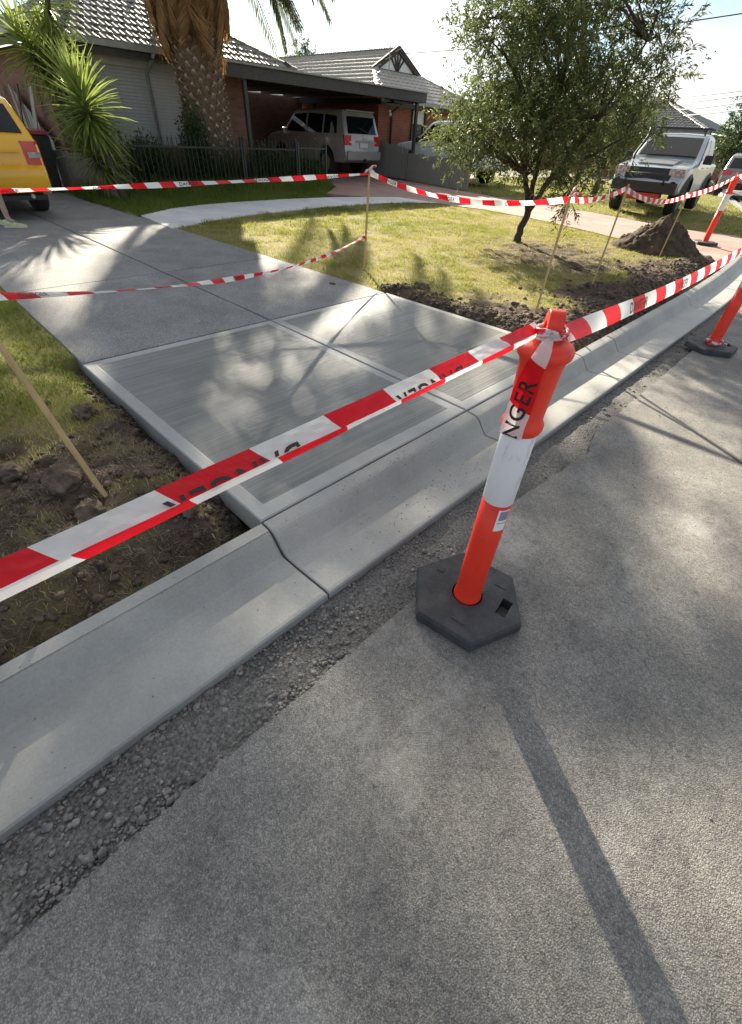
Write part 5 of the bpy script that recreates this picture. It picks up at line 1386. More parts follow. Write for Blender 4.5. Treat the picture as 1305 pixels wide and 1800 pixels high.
def frond_mesh(name, L_, droop, n=58, ll=.42, m=None, thin=1., curl=.2):
    """arching rachis with two rows of leaflets, along +x, as one mesh"""
    v = []; f = []; R = random.Random(sum(map(ord, name)))
    def rp(t): return Vector((L_*t*(1-.22*droop*t), 0, L_*(.32*t*(1.1-.2*droop)-droop*.62*t*t)))
    k = 14
    for i in range(k+1):
        t = i/k; p = rp(t); w = .030*(1-t*.85)
        v += [p+Vector((0, -w, 0)), p+Vector((0, w, 0)), p+Vector((0, 0, w*.9))]
    for i in range(k):
        a = i*3; f += [(a, a+1, a+4, a+3), (a+1, a+2, a+5, a+4), (a+2, a, a+3, a+5)]
    for i in range(n):
        t = .12+.88*i/n; p = rp(t); tan = (rp(min(1, t+.02))-rp(t-.02)).normalized()
        l = ll*(.55+.9*math.sin(PI*min(1, t*1.02))**.7)*.8*R.uniform(.85, 1.1)
        for s in (-1, 1):
            d = (tan*.75+Vector((0, s, 0))*.85+Vector((0, 0, .22-curl*R.uniform(.6, 2.2)))).normalized(); q = p+d*l+Vector((0, 0, -l*.28*R.uniform(.3, 1.5))); md = p+d*l*.5
            wv = Vector((0, 0, 1)).cross(d).normalized()*.016*thin; o = len(v)
            v += [p-wv*.6, p+wv*.6, md+wv, md-wv, q]; f += [(o, o+1, o+2, o+3), (o+3, o+2, o+4)]
    me = bpy.data.meshes.new(name); me.from_pydata([tuple(q) for q in v], [], f); me.materials.append(m); return me
gm = [frond_mesh('frond_a', 3.5, .55, m=M['leaf_palm']), frond_mesh('frond_b', 3.9, .9, m=M['leaf_palm']), frond_mesh('frond_c', 3.2, 1.25, m=M['leaf_palm'], curl=.35), frond_mesh('frond_d', 3.7, .25, m=M['leaf_palm'])]
k = 0
for ring, (n, el, zc, kind) in enumerate(((3, 1.35, 5.1, (0, 3)), (4, 1.1, 5.05, (0, 0)), (5, .85, 4.95, (0, 1)), (9, .6, 4.85, (1, 0)), (22, .36, 4.75, (1, 0)), (22, .12, 4.6, (1, 0)), (13, -.25, 4.45, (1, 2)))):
    for j in range(n):
        a = 2*PI*(j+.5*(ring % 2))/n+rnd.uniform(-.15, .15); me = gm[kind[j % 2]]
        if ring > 5 and math.cos(a+.35) > -.1: continue
        share('frond', me, palm, (.22*math.cos(a), .22*math.sin(a), zc), (rnd.uniform(-.25, .25), -el+rnd.uniform(-.12, .12), a), (1, 1, 1))
for j in range(8):
    a = math.radians(34+j*8); share('frond', gm[(1, 2, 0, 1)[j % 4]], palm, (.22*math.cos(a), .22*math.sin(a), 4.5), (rnd.uniform(-.3, .3), -(.22-.055*j)+rnd.uniform(-.08, .08), a))
# particular drooping fronds seen against the sky right of the trunk
for tgt, me in (((12.05, 3.6), gm[2]), ((10.2, 3.45), gm[2]), ((9.3, 3.1), gm[2])):
    a = math.atan2(tgt[0]-py_, .25); c = share('frond', me, palm, (.25*math.cos(a), .25*math.sin(a), 4.15), (0, -.25, a)); 
# dead skirt: hanging dry fronds close round the trunk top
dm = [frond_mesh('dead_a', 1.5, 1.5, 40, .40, M['leaf_dead'], 1.2, .5), frond_mesh('dead_b', 1.2, 1.8, 36, .34, M['leaf_dead'], 1.2, .6)]
for j in range(150):
    a = j*2.39996+rnd.uniform(-.1, .1); zc = 2.75+1.7*(j/150); r = .36
    share('dead_frond', dm[j % 2], palm, (r*math.cos(a), r*math.sin(a), zc), (rnd.uniform(-.4, .4), rnd.uniform(.25, .7)+.5*(1-j/150), a), (rnd.uniform(.55, .8)+.3*j/150,)*3)
# ---------------- yuccas: each leaf a part
b = MB(); LY = .62
pr = [(0, .016, 0), (.15, .024, .004), (.4, .024, .004), (.75, .014, -.012), (1, .0015, -.06)]
v = []
for t, w, z in pr: v += [(t*LY, -w, z*.8), (t*LY, 0, z*.8-.008), (t*LY, w, z*.8)]
b.add(v, [q for i in range(4) for q in ((i*3, i*3+1, i*3+4, i*3+3), (i*3+1, i*3+2, i*3+5, i*3+4))])
tmp = b.build('leaf', M['leaf_yucca']); LEAF = tmp.data; bpy.data.objects.remove(tmp)
def yucca(label, base, stems, seed):
    R = random.Random(seed); t = thing('yucca', label, 'yucca', base, 0, 'yuccas by the driveway')
    for pts, r, n, hr, dead in stems:
        b = MB(); pp = [Vector(p) for p in pts]; b.tube(pp, [r*(1-.35*i/(len(pp)-1)) for i in range(len(pp))], 10); b.build('trunk', M['yucca_trunk'], t, smooth=True)
        top = pp[-1]; ax = (pp[-1]-pp[-2]).normalized(); q = ax.to_track_quat('Z', 'Y')
        for k in range(n):
            a = k*2.39996+R.uniform(-.1, .1); f = k/n; el = 1.45-2.35*f**.85+R.uniform(-.12, .12); p = top+ax*(.10-.42*f)
            o = share('leaf', LEAF, t); s = hr*R.uniform(.82, 1.12)
            o.rotation_euler = (q.to_matrix() @ (Matrix.Rotation(a, 3, 'Z') @ Matrix.Rotation(-el, 3, 'Y') @ Matrix.Rotation(R.uniform(-.3, .3), 3, 'X'))).to_euler(); o.location = p; o.scale = (s, s, s)
    return t
yb = gp(222, 352, .26)
yucca('bright yucca rosette on a slanting dark trunk above the low paling fence', (yb[0], yb[1]-.02, .25), [([(0, 0, -.05), (-.05, -.05, .45), (-.12, -.14, .95), (-.18, -.20, 1.48)], .085, 190, 1.25, 0), ([(-.12, -.12, .4), (-.28, -.30, .75)], .06, 90, .95, 0), ([(-.2, .0, .5), (-.35, .05, .95)], .06, 55, .9, 0)], 3)
yucca('taller yucca against the roof eave, behind the bright rosette', (-13.3, 4.3, .27), [([(0, 0, -.05), (.05, -.05, 1.0), (0, -.1, 2.15)], .10, 130, 1.2, 0), ([(.04, -.05, .9), (-.35, -.35, 2.3)], .08, 100, 1.1, 0), ([(.04, -.05, .8), (.3, .2, 1.5)], .07, 80, 1.0, 0), ([(.0, -.1, 2.0), (.25, .1, 2.9)], .07, 90, 1.1, 0)], 8)
# ---------------- strappy plants behind the iron fence
def strappy(x, y, h, n, label):
    a = NR.uniform(0, 2*PI, n); r = NR.uniform(0, .16, n); P = np.c_[x+r*np.cos(a), y+r*np.sin(a)]
    t = thing('strappy_plant', label, 'plant', (x, y, zg(x)), 0, 'tall strappy plants behind the iron fence')
    o = blades(P-np.array([x, y]), np.zeros(n), NR.uniform(.6, 1.05, n)*h, NR.uniform(.012, .022, n), np.clip(NR.normal(.4, .22, n), 0, 1), 'leaves', M['leaf_strap'], .75, t); o['kind'] = 'stuff'
for i, y in enumerate(np.arange(4.95, 10.3, .38)):
    strappy(-12.45+rnd.uniform(-.15, .15), float(y), rnd.uniform(.85, 1.15), 150, ('leftmost', 'second', 'third', 'fourth', 'fifth', 'sixth', 'seventh', 'eighth', 'ninth', 'tenth', 'eleventh', 'twelfth', 'thirteenth', 'fourteenth', 'fifteenth', 'sixteenth')[i]+(' from the left' if i else '')+' of the tall strappy plants behind the iron fence')
# ivy like shrub at the palm foot
def shrub(name, label, loc, r, h, n, m, ll=.06, lw=.03):
    t = thing(name, label, 'shrub', loc); k = n
    d = unit(k); rad = NR.random(k)**.4; lump = 1+.25*np.sin(d[:, 0]*5+1)*np.cos(d[:, 2]*6); p = d*(rad*lump)[:, None]*np.array([r, r, h/2])+np.array([0, 0, h/2])
    dd = d*.6+unit(k)*.7; dd /= np.linalg.norm(dd, axis=1)[:, None]
    o = leaf_cloud('foliage', p, dd, ll*NR.uniform(.7, 1.3, k), lw*NR.uniform(.7, 1.3, k), np.clip(NR.normal(.45, .2, k), 0, 1), m, t); o['kind'] = 'stuff'
    b = MB()
    for j in range(5): a = j*1.25; b.tube([(0, 0, -.05), (r*.3*math.cos(a), r*.3*math.sin(a), h*.45), (r*.55*math.cos(a), r*.55*math.sin(a), h*.8)], [.02, .012, .005], 5)
    b.build('stems', M['bark'], t)['kind'] = 'stuff'
shrub('shrub', 'green leafy shrub climbing the left side of the palm trunk', (-12.62, 6.62, .26), .34, 1.55, 4200, M['leaf_shrub'])

shrub('shrub', 'dark green bush behind the iron fence, right of the bright yucca', (-12.55, 5.35, .26), .50, 1.0, 3600, M['leaf_shrub'], .07, .035)
shrub('shrub', 'green bush behind the iron fence between palm and gate', (-12.75, 8.75, .26), .45, .95, 3200, M['leaf_shrub'], .07, .035)
# ================================================================== VEHICLES
from mathutils.geometry import delaunay_2d_cdt
def make_car(name, label, cat, loc, heading, sp, group=None):
    """sp: L length, W width, top outline [(x,z)] from rear bottom over the roof to front bottom, wheels [(x,r)], belt z, tumble, sill z"""
    t = thing(name, label, cat, loc, heading, group)
    Lh = sp['L']/2; W = sp['W']/2; zb = sp['belt']; tum = sp['tumble']; sill = sp['sill']; R = sp.get('round', .055)
    def w(x, z):
        tt = max(0., (abs(x)-.70*Lh)/(.30*Lh)); pl = 1-.085*tt*tt
        return W*pl-(max(0, z-zb)*tum if z > zb else (zb-z)*.035)
    out = list(sp['top'])
    # underside with wheel arches, front to rear
    for wx, wr in sp['wheels']:
        ra = wr+.075; dz = sill-wr; a0 = math.asin(max(-1, min(1, dz/ra)))
        for k in range(13):
            a = a0+(PI-2*a0)*k/12; out.append((wx+ra*math.cos(a), wr+ra*math.sin(a)))
    # resample long edges
    o2 = []
    n = len(out)
    for i in range(n):
        p, q = out[i], out[(i+1) % n]; m = max(1, int(math.hypot(q[0]-p[0], q[1]-p[1])/.22))
        for k in range(m): o2.append((p[0]+(q[0]-p[0])*k/m, p[1]+(q[1]-p[1])*k/m))
    out = o2; n = len(out)
    area = sum(out[i][0]*out[(i+1) % n][1]-out[(i+1) % n][0]*out[i][1] for i in range(n)); sg = 1 if area > 0 else -1
    nor = []
    for i in range(n):
        a, c = out[i-1], out[(i+1) % n]; dx, dz = c[0]-a[0], c[1]-a[1]; l = math.hypot(dx, dz)+1e-9; nor.append((-dz/l*sg, dx/l*sg))   # inward
    ins = [(p[0]+m[0]*R, p[1]+m[1]*R) for p, m in zip(out, nor)]
    b = MB(); rows = []
    for side in (1, -1):
        seq = []
        for ph in (0, 30, 60, 90):
            a = math.radians(ph); d = R*(1-math.sin(a)); e = R*(1-math.cos(a))
            seq.append([(p[0]+m[0]*d, side*(w(p[0], p[1])-e), p[1]+m[1]*d) for p, m in zip(out, nor)])
        rows.append(seq)
    mid = [(p[0]-m[0]*.018, 0, p[1]-m[1]*.018) if m[1] < -.3 else (p[0]-m[0]*.03, 0, p[1]) for p, m in zip(out, nor)]
    allr = rows[0]+[mid]+rows[1][::-1]; V = [q for r in allr for q in r]
    F = [(j*n+i, j*n+(i+1) % n, (j+1)*n+(i+1) % n, (j+1)*n+i) for j in range(len(allr)-1) for i in range(n)]
    b.add(V, F)
    zs = [q[1] for q in ins]; xs = [q[0] for q in ins]
    grid = [Vector((x, z)) for x in np.arange(min(xs)+.1, max(xs), .2) for z in np.arange(min(zs)+.08, max(zs), .13)]
    ok = inpoly(np.array([g[:] for g in grid]), ins); grid = [g for g, k in zip(grid, ok) if k]
    vv, ee, ff, _, _, _ = delaunay_2d_cdt([Vector(p) for p in ins]+grid, [(i, (i+1) % n) for i in range(n)], [], 1, 1e-4)
    for side in (1, -1): b.add([(p.x, side*w(p.x, p.y), p.y) for p in vv], ff)
    body = b.build('body', sp['paint'], t, smooth=True)
    bm = bmesh.new(); bm.from_mesh(body.data); bmesh.ops.remove_doubles(bm, verts=bm.verts, dist=.0015); bmesh.ops.recalc_face_normals(bm, faces=bm.faces); bm.to_mesh(body.data); bm.free()
    try: body.data.set_sharp_from_angle(angle=.75)
    except Exception: pass
    def panel(pa, pb, v0, v1, off, m, nm, par=None, th=.02):
        pa = Vector(pa); pb = Vector(pb); d = (pb-pa); nn = Vector((-d.y, d.x)).normalized()
        c = Vector((0, sp.get('mid', .9))); 
        if nn.dot(((pa+pb)/2)-c) < 0: nn = -nn
        bb = MB(); v = []; K = 6
        for o_ in (off, off-th):
            for p in (pa, pb):
                for k in range(K+1):
                    y = (v0+(v1-v0)*k/K); yy = y*w(p.x, p.y); crown = .018*(1-y*y); q = p+nn*(o_+crown); v.append((q.x, yy, q.y))
        k = K+1; f = []
        for i in range(K): f += [(i, i+1, k+i+1, k+i), (2*k+i, 3*k+i, 3*k+i+1, 2*k+i+1), (i, 2*k+i, 2*k+i+1, i+1), (k+i, k+i+1, 3*k+i+1, 3*k+i)]
        f += [(0, k, 3*k, 2*k), (K, 2*k+K, 3*k+K, k+K)]
        bb.add(v, f); return bb.build(nm, m, par or t)
    def sidepoly(poly, side, m, nm, off=.006, par=None):
        bb = MB(); k = len(poly); v = [(x, side*(w(x, z)+off), z) for x, z in poly]+[(x, side*(w(x, z)-.02), z) for x, z in poly]
        bb.add(v, [tuple(range(k)), tuple(range(2*k-1, k-1, -1))]+[(i, (i+1) % k, k+(i+1) % k, k+i) for i in range(k)]); return bb.build(nm, m, par or t)
    def corner(xr, z0, z1, y0, back, side, m, nm, rear=True, lean=0.):
        """lamp wrapped round a corner"""
        s = 1 if rear else -1; bb = MB(); v = []
        for z in (z0, z1):
            xx = xr+s*lean*(z-z0); ww = w(xx, z)
            for px, py in ((xx-s*.016, y0*ww), (xx-s*.012, ww-.05), (xx+s*.025, ww+.004), (xx+s*back, ww+.010)): v.append((px, side*py, z))
            for px, py in ((xx+s*back, ww-.04), (xx+s*.08, ww-.08), (xx+s*.06, y0*ww)): v.append((px, side*py, z))
        k = 7; bb.add(v, [tuple(range(k)), tuple(range(2*k-1, k-1, -1))]+[(i, (i+1) % k, k+(i+1) % k, k+i) for i in range(k)]); return bb.build(nm, m, t)
    # wheels
    wd = sp.get('tyre_w', .22)
    for wx, wr in sp['wheels']:
        for side in (1, -1):
            ww = w(wx, wr)-.02; mt = Matrix.Translation((wx, side*ww, wr)) @ Matrix.Rotation(-side*PI/2, 4, 'X')
            bb = MB(); bb.lathe([(wr*.60, 0.0), (wr*.66, .012), (wr*.90, .012), (wr*.97, -.01), (wr, -.04), (wr, -wd+.04), (wr*.97, -wd+.01), (wr*.8, -wd), (wr*.5, -wd)], 28, None, mt); wh = bb.build('wheel', M['tyre'], t, smooth=True)
            bb = MB(); bb.lathe([(wr*.62, .006), (wr*.58, .010), (wr*.56, -.04), (0, -.045)], 28, None, mt)
            for k in range(6):
                a = 2*PI*k/6; d = Vector((math.cos(a), math.sin(a), 0)); bb.bar(mt @ (d*wr*.10+Vector((0, 0, -.005))), mt @ (d*wr*.59+Vector((0, 0, -.010))), wr*.16, .02)
            bb.lathe([(wr*.14, -.03), (wr*.14, .004), (0, .006)], 12, None, mt); bb.build('rim', M['rim'], wh)
    # dark underbody
    bb = MB(); bb.box((0, 0, sill+.12), (sp['L']*.86, sp['W']*.72, .2)); bb.build('underbody', M['plastic_blk'], t)
    return t, w, panel, sidepoly, corner
# ---- champagne four wheel drive in the carport (rear towards us)
sp = dict(L=4.95, W=1.97, belt=1.12, tumble=.20, sill=.40, paint=M['paint_gold'], wheels=[(1.47, .40), (-1.38, .40)], tyre_w=.28, mid=1.0, round=.07,
          top=[(-2.30, .42), (-2.44, .50), (-2.48, .70), (-2.44, .78), (-2.43, 1.02), (-2.40, 1.18), (-2.30, 1.45), (-2.20, 1.74), (-2.12, 1.86), (-1.2, 1.90), (.3, 1.87), (.55, 1.80), (1.12, 1.28), (1.25, 1.22), (2.1, 1.12), (2.30, 1.02), (2.40, .75), (2.42, .55), (2.25, .40)])
HZ = .285
t, w, panel, sidepoly, corner = make_car('four_wheel_drive', 'champagne four wheel drive parked nose-in under the carport', 'car', (-15.0-2.45, 14.68, HZ), PI, sp)
panel((-2.375, 1.24), (-2.215, 1.70), -.80, .80, .012, M['glass_car'], 'rear_window'); panel((.60, 1.76), (1.10, 1.31), -.86, .86, .01, M['glass_car'], 'windscreen')
bb = MB(); bb.bar((-2.42, -.30, 1.27), (-2.36, .18, 1.42), .02, .02); bb.build('wiper', M['plastic_blk'], t)
bb = MB(); bb.box((-2.16, 0, 1.865), (.22, 1.40, .04)); bb.build('spoiler', M['paint_gold'], t, bevel=.015)
for s in (1, -1):
    corner(-2.43, .92, 1.20, .66, .22, s, M['lamp_red'], 'tail_light', True, .10)
    for poly in ([(-2.02, 1.24), (-1.95, 1.70), (-1.32, 1.74), (-1.30, 1.22)], [(-1.2, 1.22), (-1.22, 1.74), (-.35, 1.76), (-.30, 1.22)], [(-.2, 1.22), (-.25, 1.76), (.45, 1.73), (.95, 1.28), (.95, 1.22)]): sidepoly(poly, s, M['glass_car'], 'side_window')
    bb = MB(); bb.box((-2.485, s*.72, .72), (.03, .12, .10)); bb.build('reflector', M['lamp_red'], t)
    bb = MB(); bb.box((.95, s*1.06, 1.22), (.14, .2, .2)); bb.build('mirror', M['paint_gold'], t, bevel=.03)
    for x in (-.75, .3): bb = MB(); bb.box((x, s*(w(x, 1.02)+.015), 1.04), (.18, .03, .035)); bb.build('door_handle', M['paint_gold'], t)
panel((-2.49, .52), (-2.50, .76), -.97, .97, .05, M['paint_gold'], 'rear_bumper', None, .08)
bb = MB(); bb.box((-2.475, 0, .93), (.03, .40, .14)); bb.build('number_plate', M['plate'], t)
bb = MB(); bb.box((-2.46, 0, 1.035), (.04, .75, .05)); bb.build('garnish', M['paint_gold'], t)
bb = MB(); bb.lathe([(.045, 0), (.045, .02), (.03, .025)], 16, None, Matrix.Translation((-2.43, 0, 1.13)) @ Matrix.Rotation(-PI/2, 4, 'Y')); bb.build('badge', M['chrome'], t)
bb = MB(); bb.box((-2.55, 0, .50), (.14, .08, .08)); bb.build('tow_bar', M['plastic_blk'], t)
panel((2.36, .80), (2.28, 1.02), -.5, .5, .02, M['plastic_blk'], 'grille')
for s in (1, -1): corner(2.32, .82, 1.02, .55, .3, s, M['lamp_clear'], 'head_light', False, -.1)
# ---- yellow wagon at the left edge (rear towards us)
sp = dict(L=4.35, W=1.72, belt=.92, tumble=.26, sill=.26, paint=M['paint_yellow'], wheels=[(1.32, .31), (-1.22, .31)], tyre_w=.2, mid=.8, round=.06,
          top=[(-1.95, .30), (-2.12, .36), (-2.17, .50), (-2.15, .62), (-2.06, .68), (-2.05, .92), (-1.98, 1.02), (-1.72, 1.38), (-1.60, 1.45), (-.9, 1.49), (.2, 1.46), (.42, 1.40), (1.08, .98), (1.22, .93), (1.95, .80), (2.10, .68), (2.15, .45), (2.0, .27)])
t, w, panel, sidepoly, corner = make_car('yellow_wagon', 'yellow station wagon cut by the left picture edge, seen from behind', 'car', (-9.62-2.17, 1.66, .235), PI+.02, sp)
panel((-1.965, 1.05), (-1.735, 1.36), -.84, .84, .010, M['glass_car'], 'rear_window'); panel((.46, 1.37), (1.06, 1.0), -.88, .88, .01, M['glass_car'], 'windscreen')
for s in (1, -1):
    corner(-2.052, .62, .96, .70, .20, s, M['lamp_red'], 'tail_light', True, .03)
    bb = MB(); 
    bb.box((-2.082, s*(w(-2.05, .8)*.86), .80), (.014, .17, .07)); bb.build('reverse_lamp', M['lamp_clear'], t)
    for poly in ([(-1.78, 1.0), (-1.58, 1.36), (-.98, 1.40), (-.96, .98)], [(-.86, .98), (-.88, 1.40), (-.1, 1.41), (-.05, .98)], [(.05, .98), (0, 1.41), (.35, 1.36), (.9, 1.0)]): sidepoly(poly, s, M['glass_car'], 'side_window')
    bb = MB(); bb.box((.9, s*.95, .98), (.12, .18, .13)); bb.build('mirror', M['paint_yellow'], t, bevel=.03)
bb = MB(); bb.box((-2.075, 0, .72), (.02, .40, .12)); bb.build('number_plate', M['plate'], t)
bb = MB(); bb.box((-2.072, 0, .845), (.03, 1.0, .035)); bb.build('garnish', M['paint_yellow'], t)
bb = MB(); bb.box((-2.03, 0, .665), (.10, 1.40, .012)); bb.build('bumper_gap', M['plastic_blk'], t)
bb = MB(); bb.box((-2.02, 0, .28), (.22, 1.3, .06)); bb.build('bumper_valance', M['plastic_blk'], t)
bb = MB(); bb.tube([(-2.16, -.45, .30), (-1.7, -.45, .30)], .03, 8); bb.build('exhaust', M['rim'], t)
# ---- silver pickup on the neighbour's verge, nose towards us
sp = dict(L=5.25, W=1.88, belt=1.12, tumble=.26, sill=.50, paint=M['paint_silver'], wheels=[(1.65, .41), (-1.50, .41)], tyre_w=.27, mid=.95, round=.07,
          top=[(-2.45, .55), (-2.58, .62), (-2.60, 1.12), (-2.55, 1.18), (-1.02, 1.18), (-.98, 1.24), (-.88, 1.66), (-.78, 1.78), (-.2, 1.82), (.25, 1.80), (.42, 1.74), (1.02, 1.26), (1.15, 1.20), (2.1, 1.10), (2.35, 1.00), (2.50, .80), (2.52, .62), (2.35, .50)])
hd = math.atan2(-.995, .09)
t, w, panel, sidepoly, corner = make_car('pickup_truck', 'silver dual cab pickup with black front bar and roof rack, facing us on the verge', 'pickup', (-5.28, 18.4, .165), hd, sp)
panel((.46, 1.71), (1.0, 1.31), -.86, .86, .012, M['glass_car'], 'windscreen'); panel((-.97, 1.30), (-.89, 1.62), -.8, .8, .012, M['glass_car'], 'rear_window')
panel((2.47, .78), (2.36, 1.04), -.66, .66, .03, M['plastic_blk'], 'grille'); panel((2.53, .54), (2.535, .76), -.97, .97, .05, M['plastic_blk'], 'front_bar', None, .14)
bb = MB(); bb.box((2.40, 0, .46), (.34, 1.0, .10)); bb.box((2.28, 0, .38), (.3, .7, .08)); bb.build('bash_plate', M['red_metal'], t)
bb = MB(); bb.tube([(2.60, -.50, .70), (2.62, -.46, .92), (2.62, .46, .92), (2.60, .50, .70)], .028, 8); bb.build('bull_bar', M['plastic_blk'], t, smooth=True)
for s in (1, -1):
    corner(2.42, .86, 1.06, .58, .38, s, M['lamp_clear'], 'head_light', False, -.3)
    bb = MB(); bb.lathe([(.10, 0), (.10, .02), (.06, .025)], 14, None, Matrix.Translation((2.55, s*.72, .70)) @ Matrix.Rotation(PI/2, 4, 'Y')); bb.build('fog_light', M['glass_car'], t)
    for poly in ([(-.80, 1.24), (-.74, 1.66), (-.10, 1.70), (-.08, 1.24)], [(.02, 1.24), (0, 1.70), (.36, 1.66), (.86, 1.30), (.86, 1.24)]): sidepoly(poly, s, M['glass_car'], 'side_window')
    bb = MB(); bb.box((.88, s*1.07, 1.27), (.14, .22, .2)); bb.build('mirror', M['plastic_blk'], t, bevel=.03)
    for wx in (1.65, -1.50):
        v = []; bb = MB(); K = 12
        for k in range(K+1):
            a = PI*k/K; 
            for rr, oo in ((.475, .0), (.56, .0), (.475, .06)):
                x = wx+rr*math.cos(a); z = .41+rr*math.sin(a); v.append((x, s*(w(x, z)+oo+.004), z))
        bb.add(v, [q for k in range(K) for q in ((k*3, k*3+3, k*3+5, k*3+2), (k*3+2, k*3+5, k*3+4, k*3+1))]); bb.build('wheel_flare', M['plastic_blk'], t, smooth=True)
    for x in (-.55, .30): bb = MB(); bb.box((x, s*(w(x, 1.06)+.016), 1.08), (.18, .03, .035)); bb.build('door_handle', M['chrome'], t)
    bb = MB(); bb.box((-.1, s*.80, .48), (1.7, .12, .05)); bb.build('side_step', M['plastic_blk'], t)
    bb = MB(); bb.tube([(.28, s*.62, 1.78), (.20, s*.60, 1.90), (-.6, s*.60, 1.90), (-.7, s*.62, 1.76)], .022, 8); bb.build('roof_rail', M['plastic_blk'], t)
for x in (.12, -.55): bb = MB(); bb.box((x, 0, 1.935), (.05, 1.45, .035)); bb.build('rack_bar', M['plastic_blk'], t)
bb = MB(); bb.tube([(1.25, -.80, 1.05), (1.1, -.86, 1.30), (.55, -.80, 1.72), (.52, -.80, 1.92)], .035, 8); bb.build('snorkel', M['plastic_blk'], t, smooth=True)
panel((1.16, 1.225), (2.08, 1.125), -.5, .5, .006, M['paint_silver'], 'bonnet_bulge')
# ---- grey wagon at the right edge, far
sp = dict(L=4.80, W=1.88, belt=1.02, tumble=.24, sill=.32, paint=M['paint_grey'], wheels=[(1.45, .37), (-1.40, .37)], tyre_w=.25, mid=.9, round=.07,
          top=[(-2.15, .40), (-2.32, .46), (-2.38, .66), (-2.36, .78), (-2.30, 1.02), (-2.22, 1.12), (-1.92, 1.52), (-1.80, 1.62), (-1.0, 1.70), (.3, 1.66), (.5, 1.60), (1.15, 1.12), (1.3, 1.06), (2.1, .92), (2.3, .80), (2.38, .55), (2.2, .34)])
t, w, panel, sidepoly, corner = make_car('grey_wagon', 'grey wagon at the right edge down the street, rear lights red', 'car', (-5.95, 33.4, .02), PI/2+.16, sp)
panel((-2.21, 1.14), (-1.93, 1.50), -.82, .82, .012, M['glass_car'], 'rear_window')
for s in (1, -1):
    corner(-2.33, .86, 1.06, .55, .25, s, M['lamp_red'], 'tail_light', True, .15)
    for poly in ([(-1.75, 1.08), (-1.6, 1.52), (-.8, 1.58), (-.8, 1.06)], [(-.7, 1.06), (-.7, 1.58), (.2, 1.58), (.85, 1.1)]): sidepoly(poly, s, M['glass_car'], 'side_window')
bb = MB(); bb.box((-2.37, 0, .88), (.02, .42, .13)); bb.build('number_plate', M['plate'], t)
panel((-2.36, .42), (-2.385, .60), -.8, .8, .01, M['plastic_blk'], 'bumper_trim')
# ---- white four wheel drive behind the low fence
sp = dict(L=4.75, W=1.86, belt=1.10, tumble=.20, sill=.42, paint=M['paint_white'], wheels=[(1.42, .39), (-1.35, .39)], tyre_w=.26, mid=.95, round=.07,
          top=[(-2.25, .45), (-2.35, .55), (-2.36, 1.1), (-2.28, 1.55), (-2.18, 1.72), (-1.2, 1.78), (.15, 1.76), (.4, 1.70), (.95, 1.24), (1.1, 1.18), (2.05, 1.06), (2.25, .95), (2.34, .70), (2.34, .55), (2.2, .44)])
t, w, panel, sidepoly, corner = make_car('white_four_wheel_drive', 'white four wheel drive behind the low paling fence, left of the tree', 'car', (-13.25, 17.75, .28), PI-.06, sp)
panel((.44, 1.67), (.93, 1.28), -.86, .86, .012, M['glass_car'], 'windscreen'); panel((-2.34, 1.16), (-2.27, 1.52), -.8, .8, .012, M['glass_car'], 'rear_window')
for s in (1, -1):
    corner(2.28, .78, .98, .55, .35, s, M['lamp_clear'], 'head_light', False, -.2)
    for poly in ([(-2.0, 1.18), (-1.95, 1.62), (-1.2, 1.66), (-1.2, 1.18)], [(-1.1, 1.18), (-1.1, 1.66), (-.25, 1.67), (-.2, 1.18)], [(-.1, 1.18), (-.12, 1.67), (.3, 1.64), (.8, 1.24), (.8, 1.18)]): sidepoly(poly, s, M['glass_car'], 'side_window')
    bb = MB(); bb.box((.82, s*1.03, 1.2), (.14, .2, .18)); bb.build('mirror', M['plastic_blk'], t, bevel=.03)
panel((2.31, .74), (2.27, .95), -.5, .5, .02, M['plastic_blk'], 'grille')
# ================================================================== PERSON at the left edge (only a leg is in the picture)
def skin_mesh(name, verts, edges, radii, m, parent, root=0, sub=2):
    me = bpy.data.meshes.new(name); me.from_pydata(verts, edges, []); o = bpy.data.objects.new(name, me); COL.objects.link(o)
    sk = o.modifiers.new('skin', 'SKIN'); sk.use_smooth_shade = True
    for i, r in enumerate(radii):
        rr = r if hasattr(r, '__len__') else (r, r); me.skin_vertices[0].data[i].radius = rr; me.skin_vertices[0].data[i].use_root = (i == root)
    s = o.modifiers.new('sub', 'SUBSURF'); s.levels = sub; s.render_levels = sub
    bpy.context.view_layer.update(); dg = bpy.context.evaluated_depsgraph_get(); nm = bpy.data.meshes.new_from_object(o.evaluated_get(dg)); bpy.data.objects.remove(o)
    nm.materials.clear(); nm.materials.append(m); nm.polygons.foreach_set('use_smooth', [True]*len(nm.polygons))
    c = bpy.data.objects.new(name, nm); COL.objects.link(c); c.parent = parent; return c
pp = gp(11, 398, .225)
per = thing('person', 'person at the left edge in patterned shorts and lime green shoes', 'person', (pp[0], pp[1], zg(pp[0])+.004), math.radians(62))
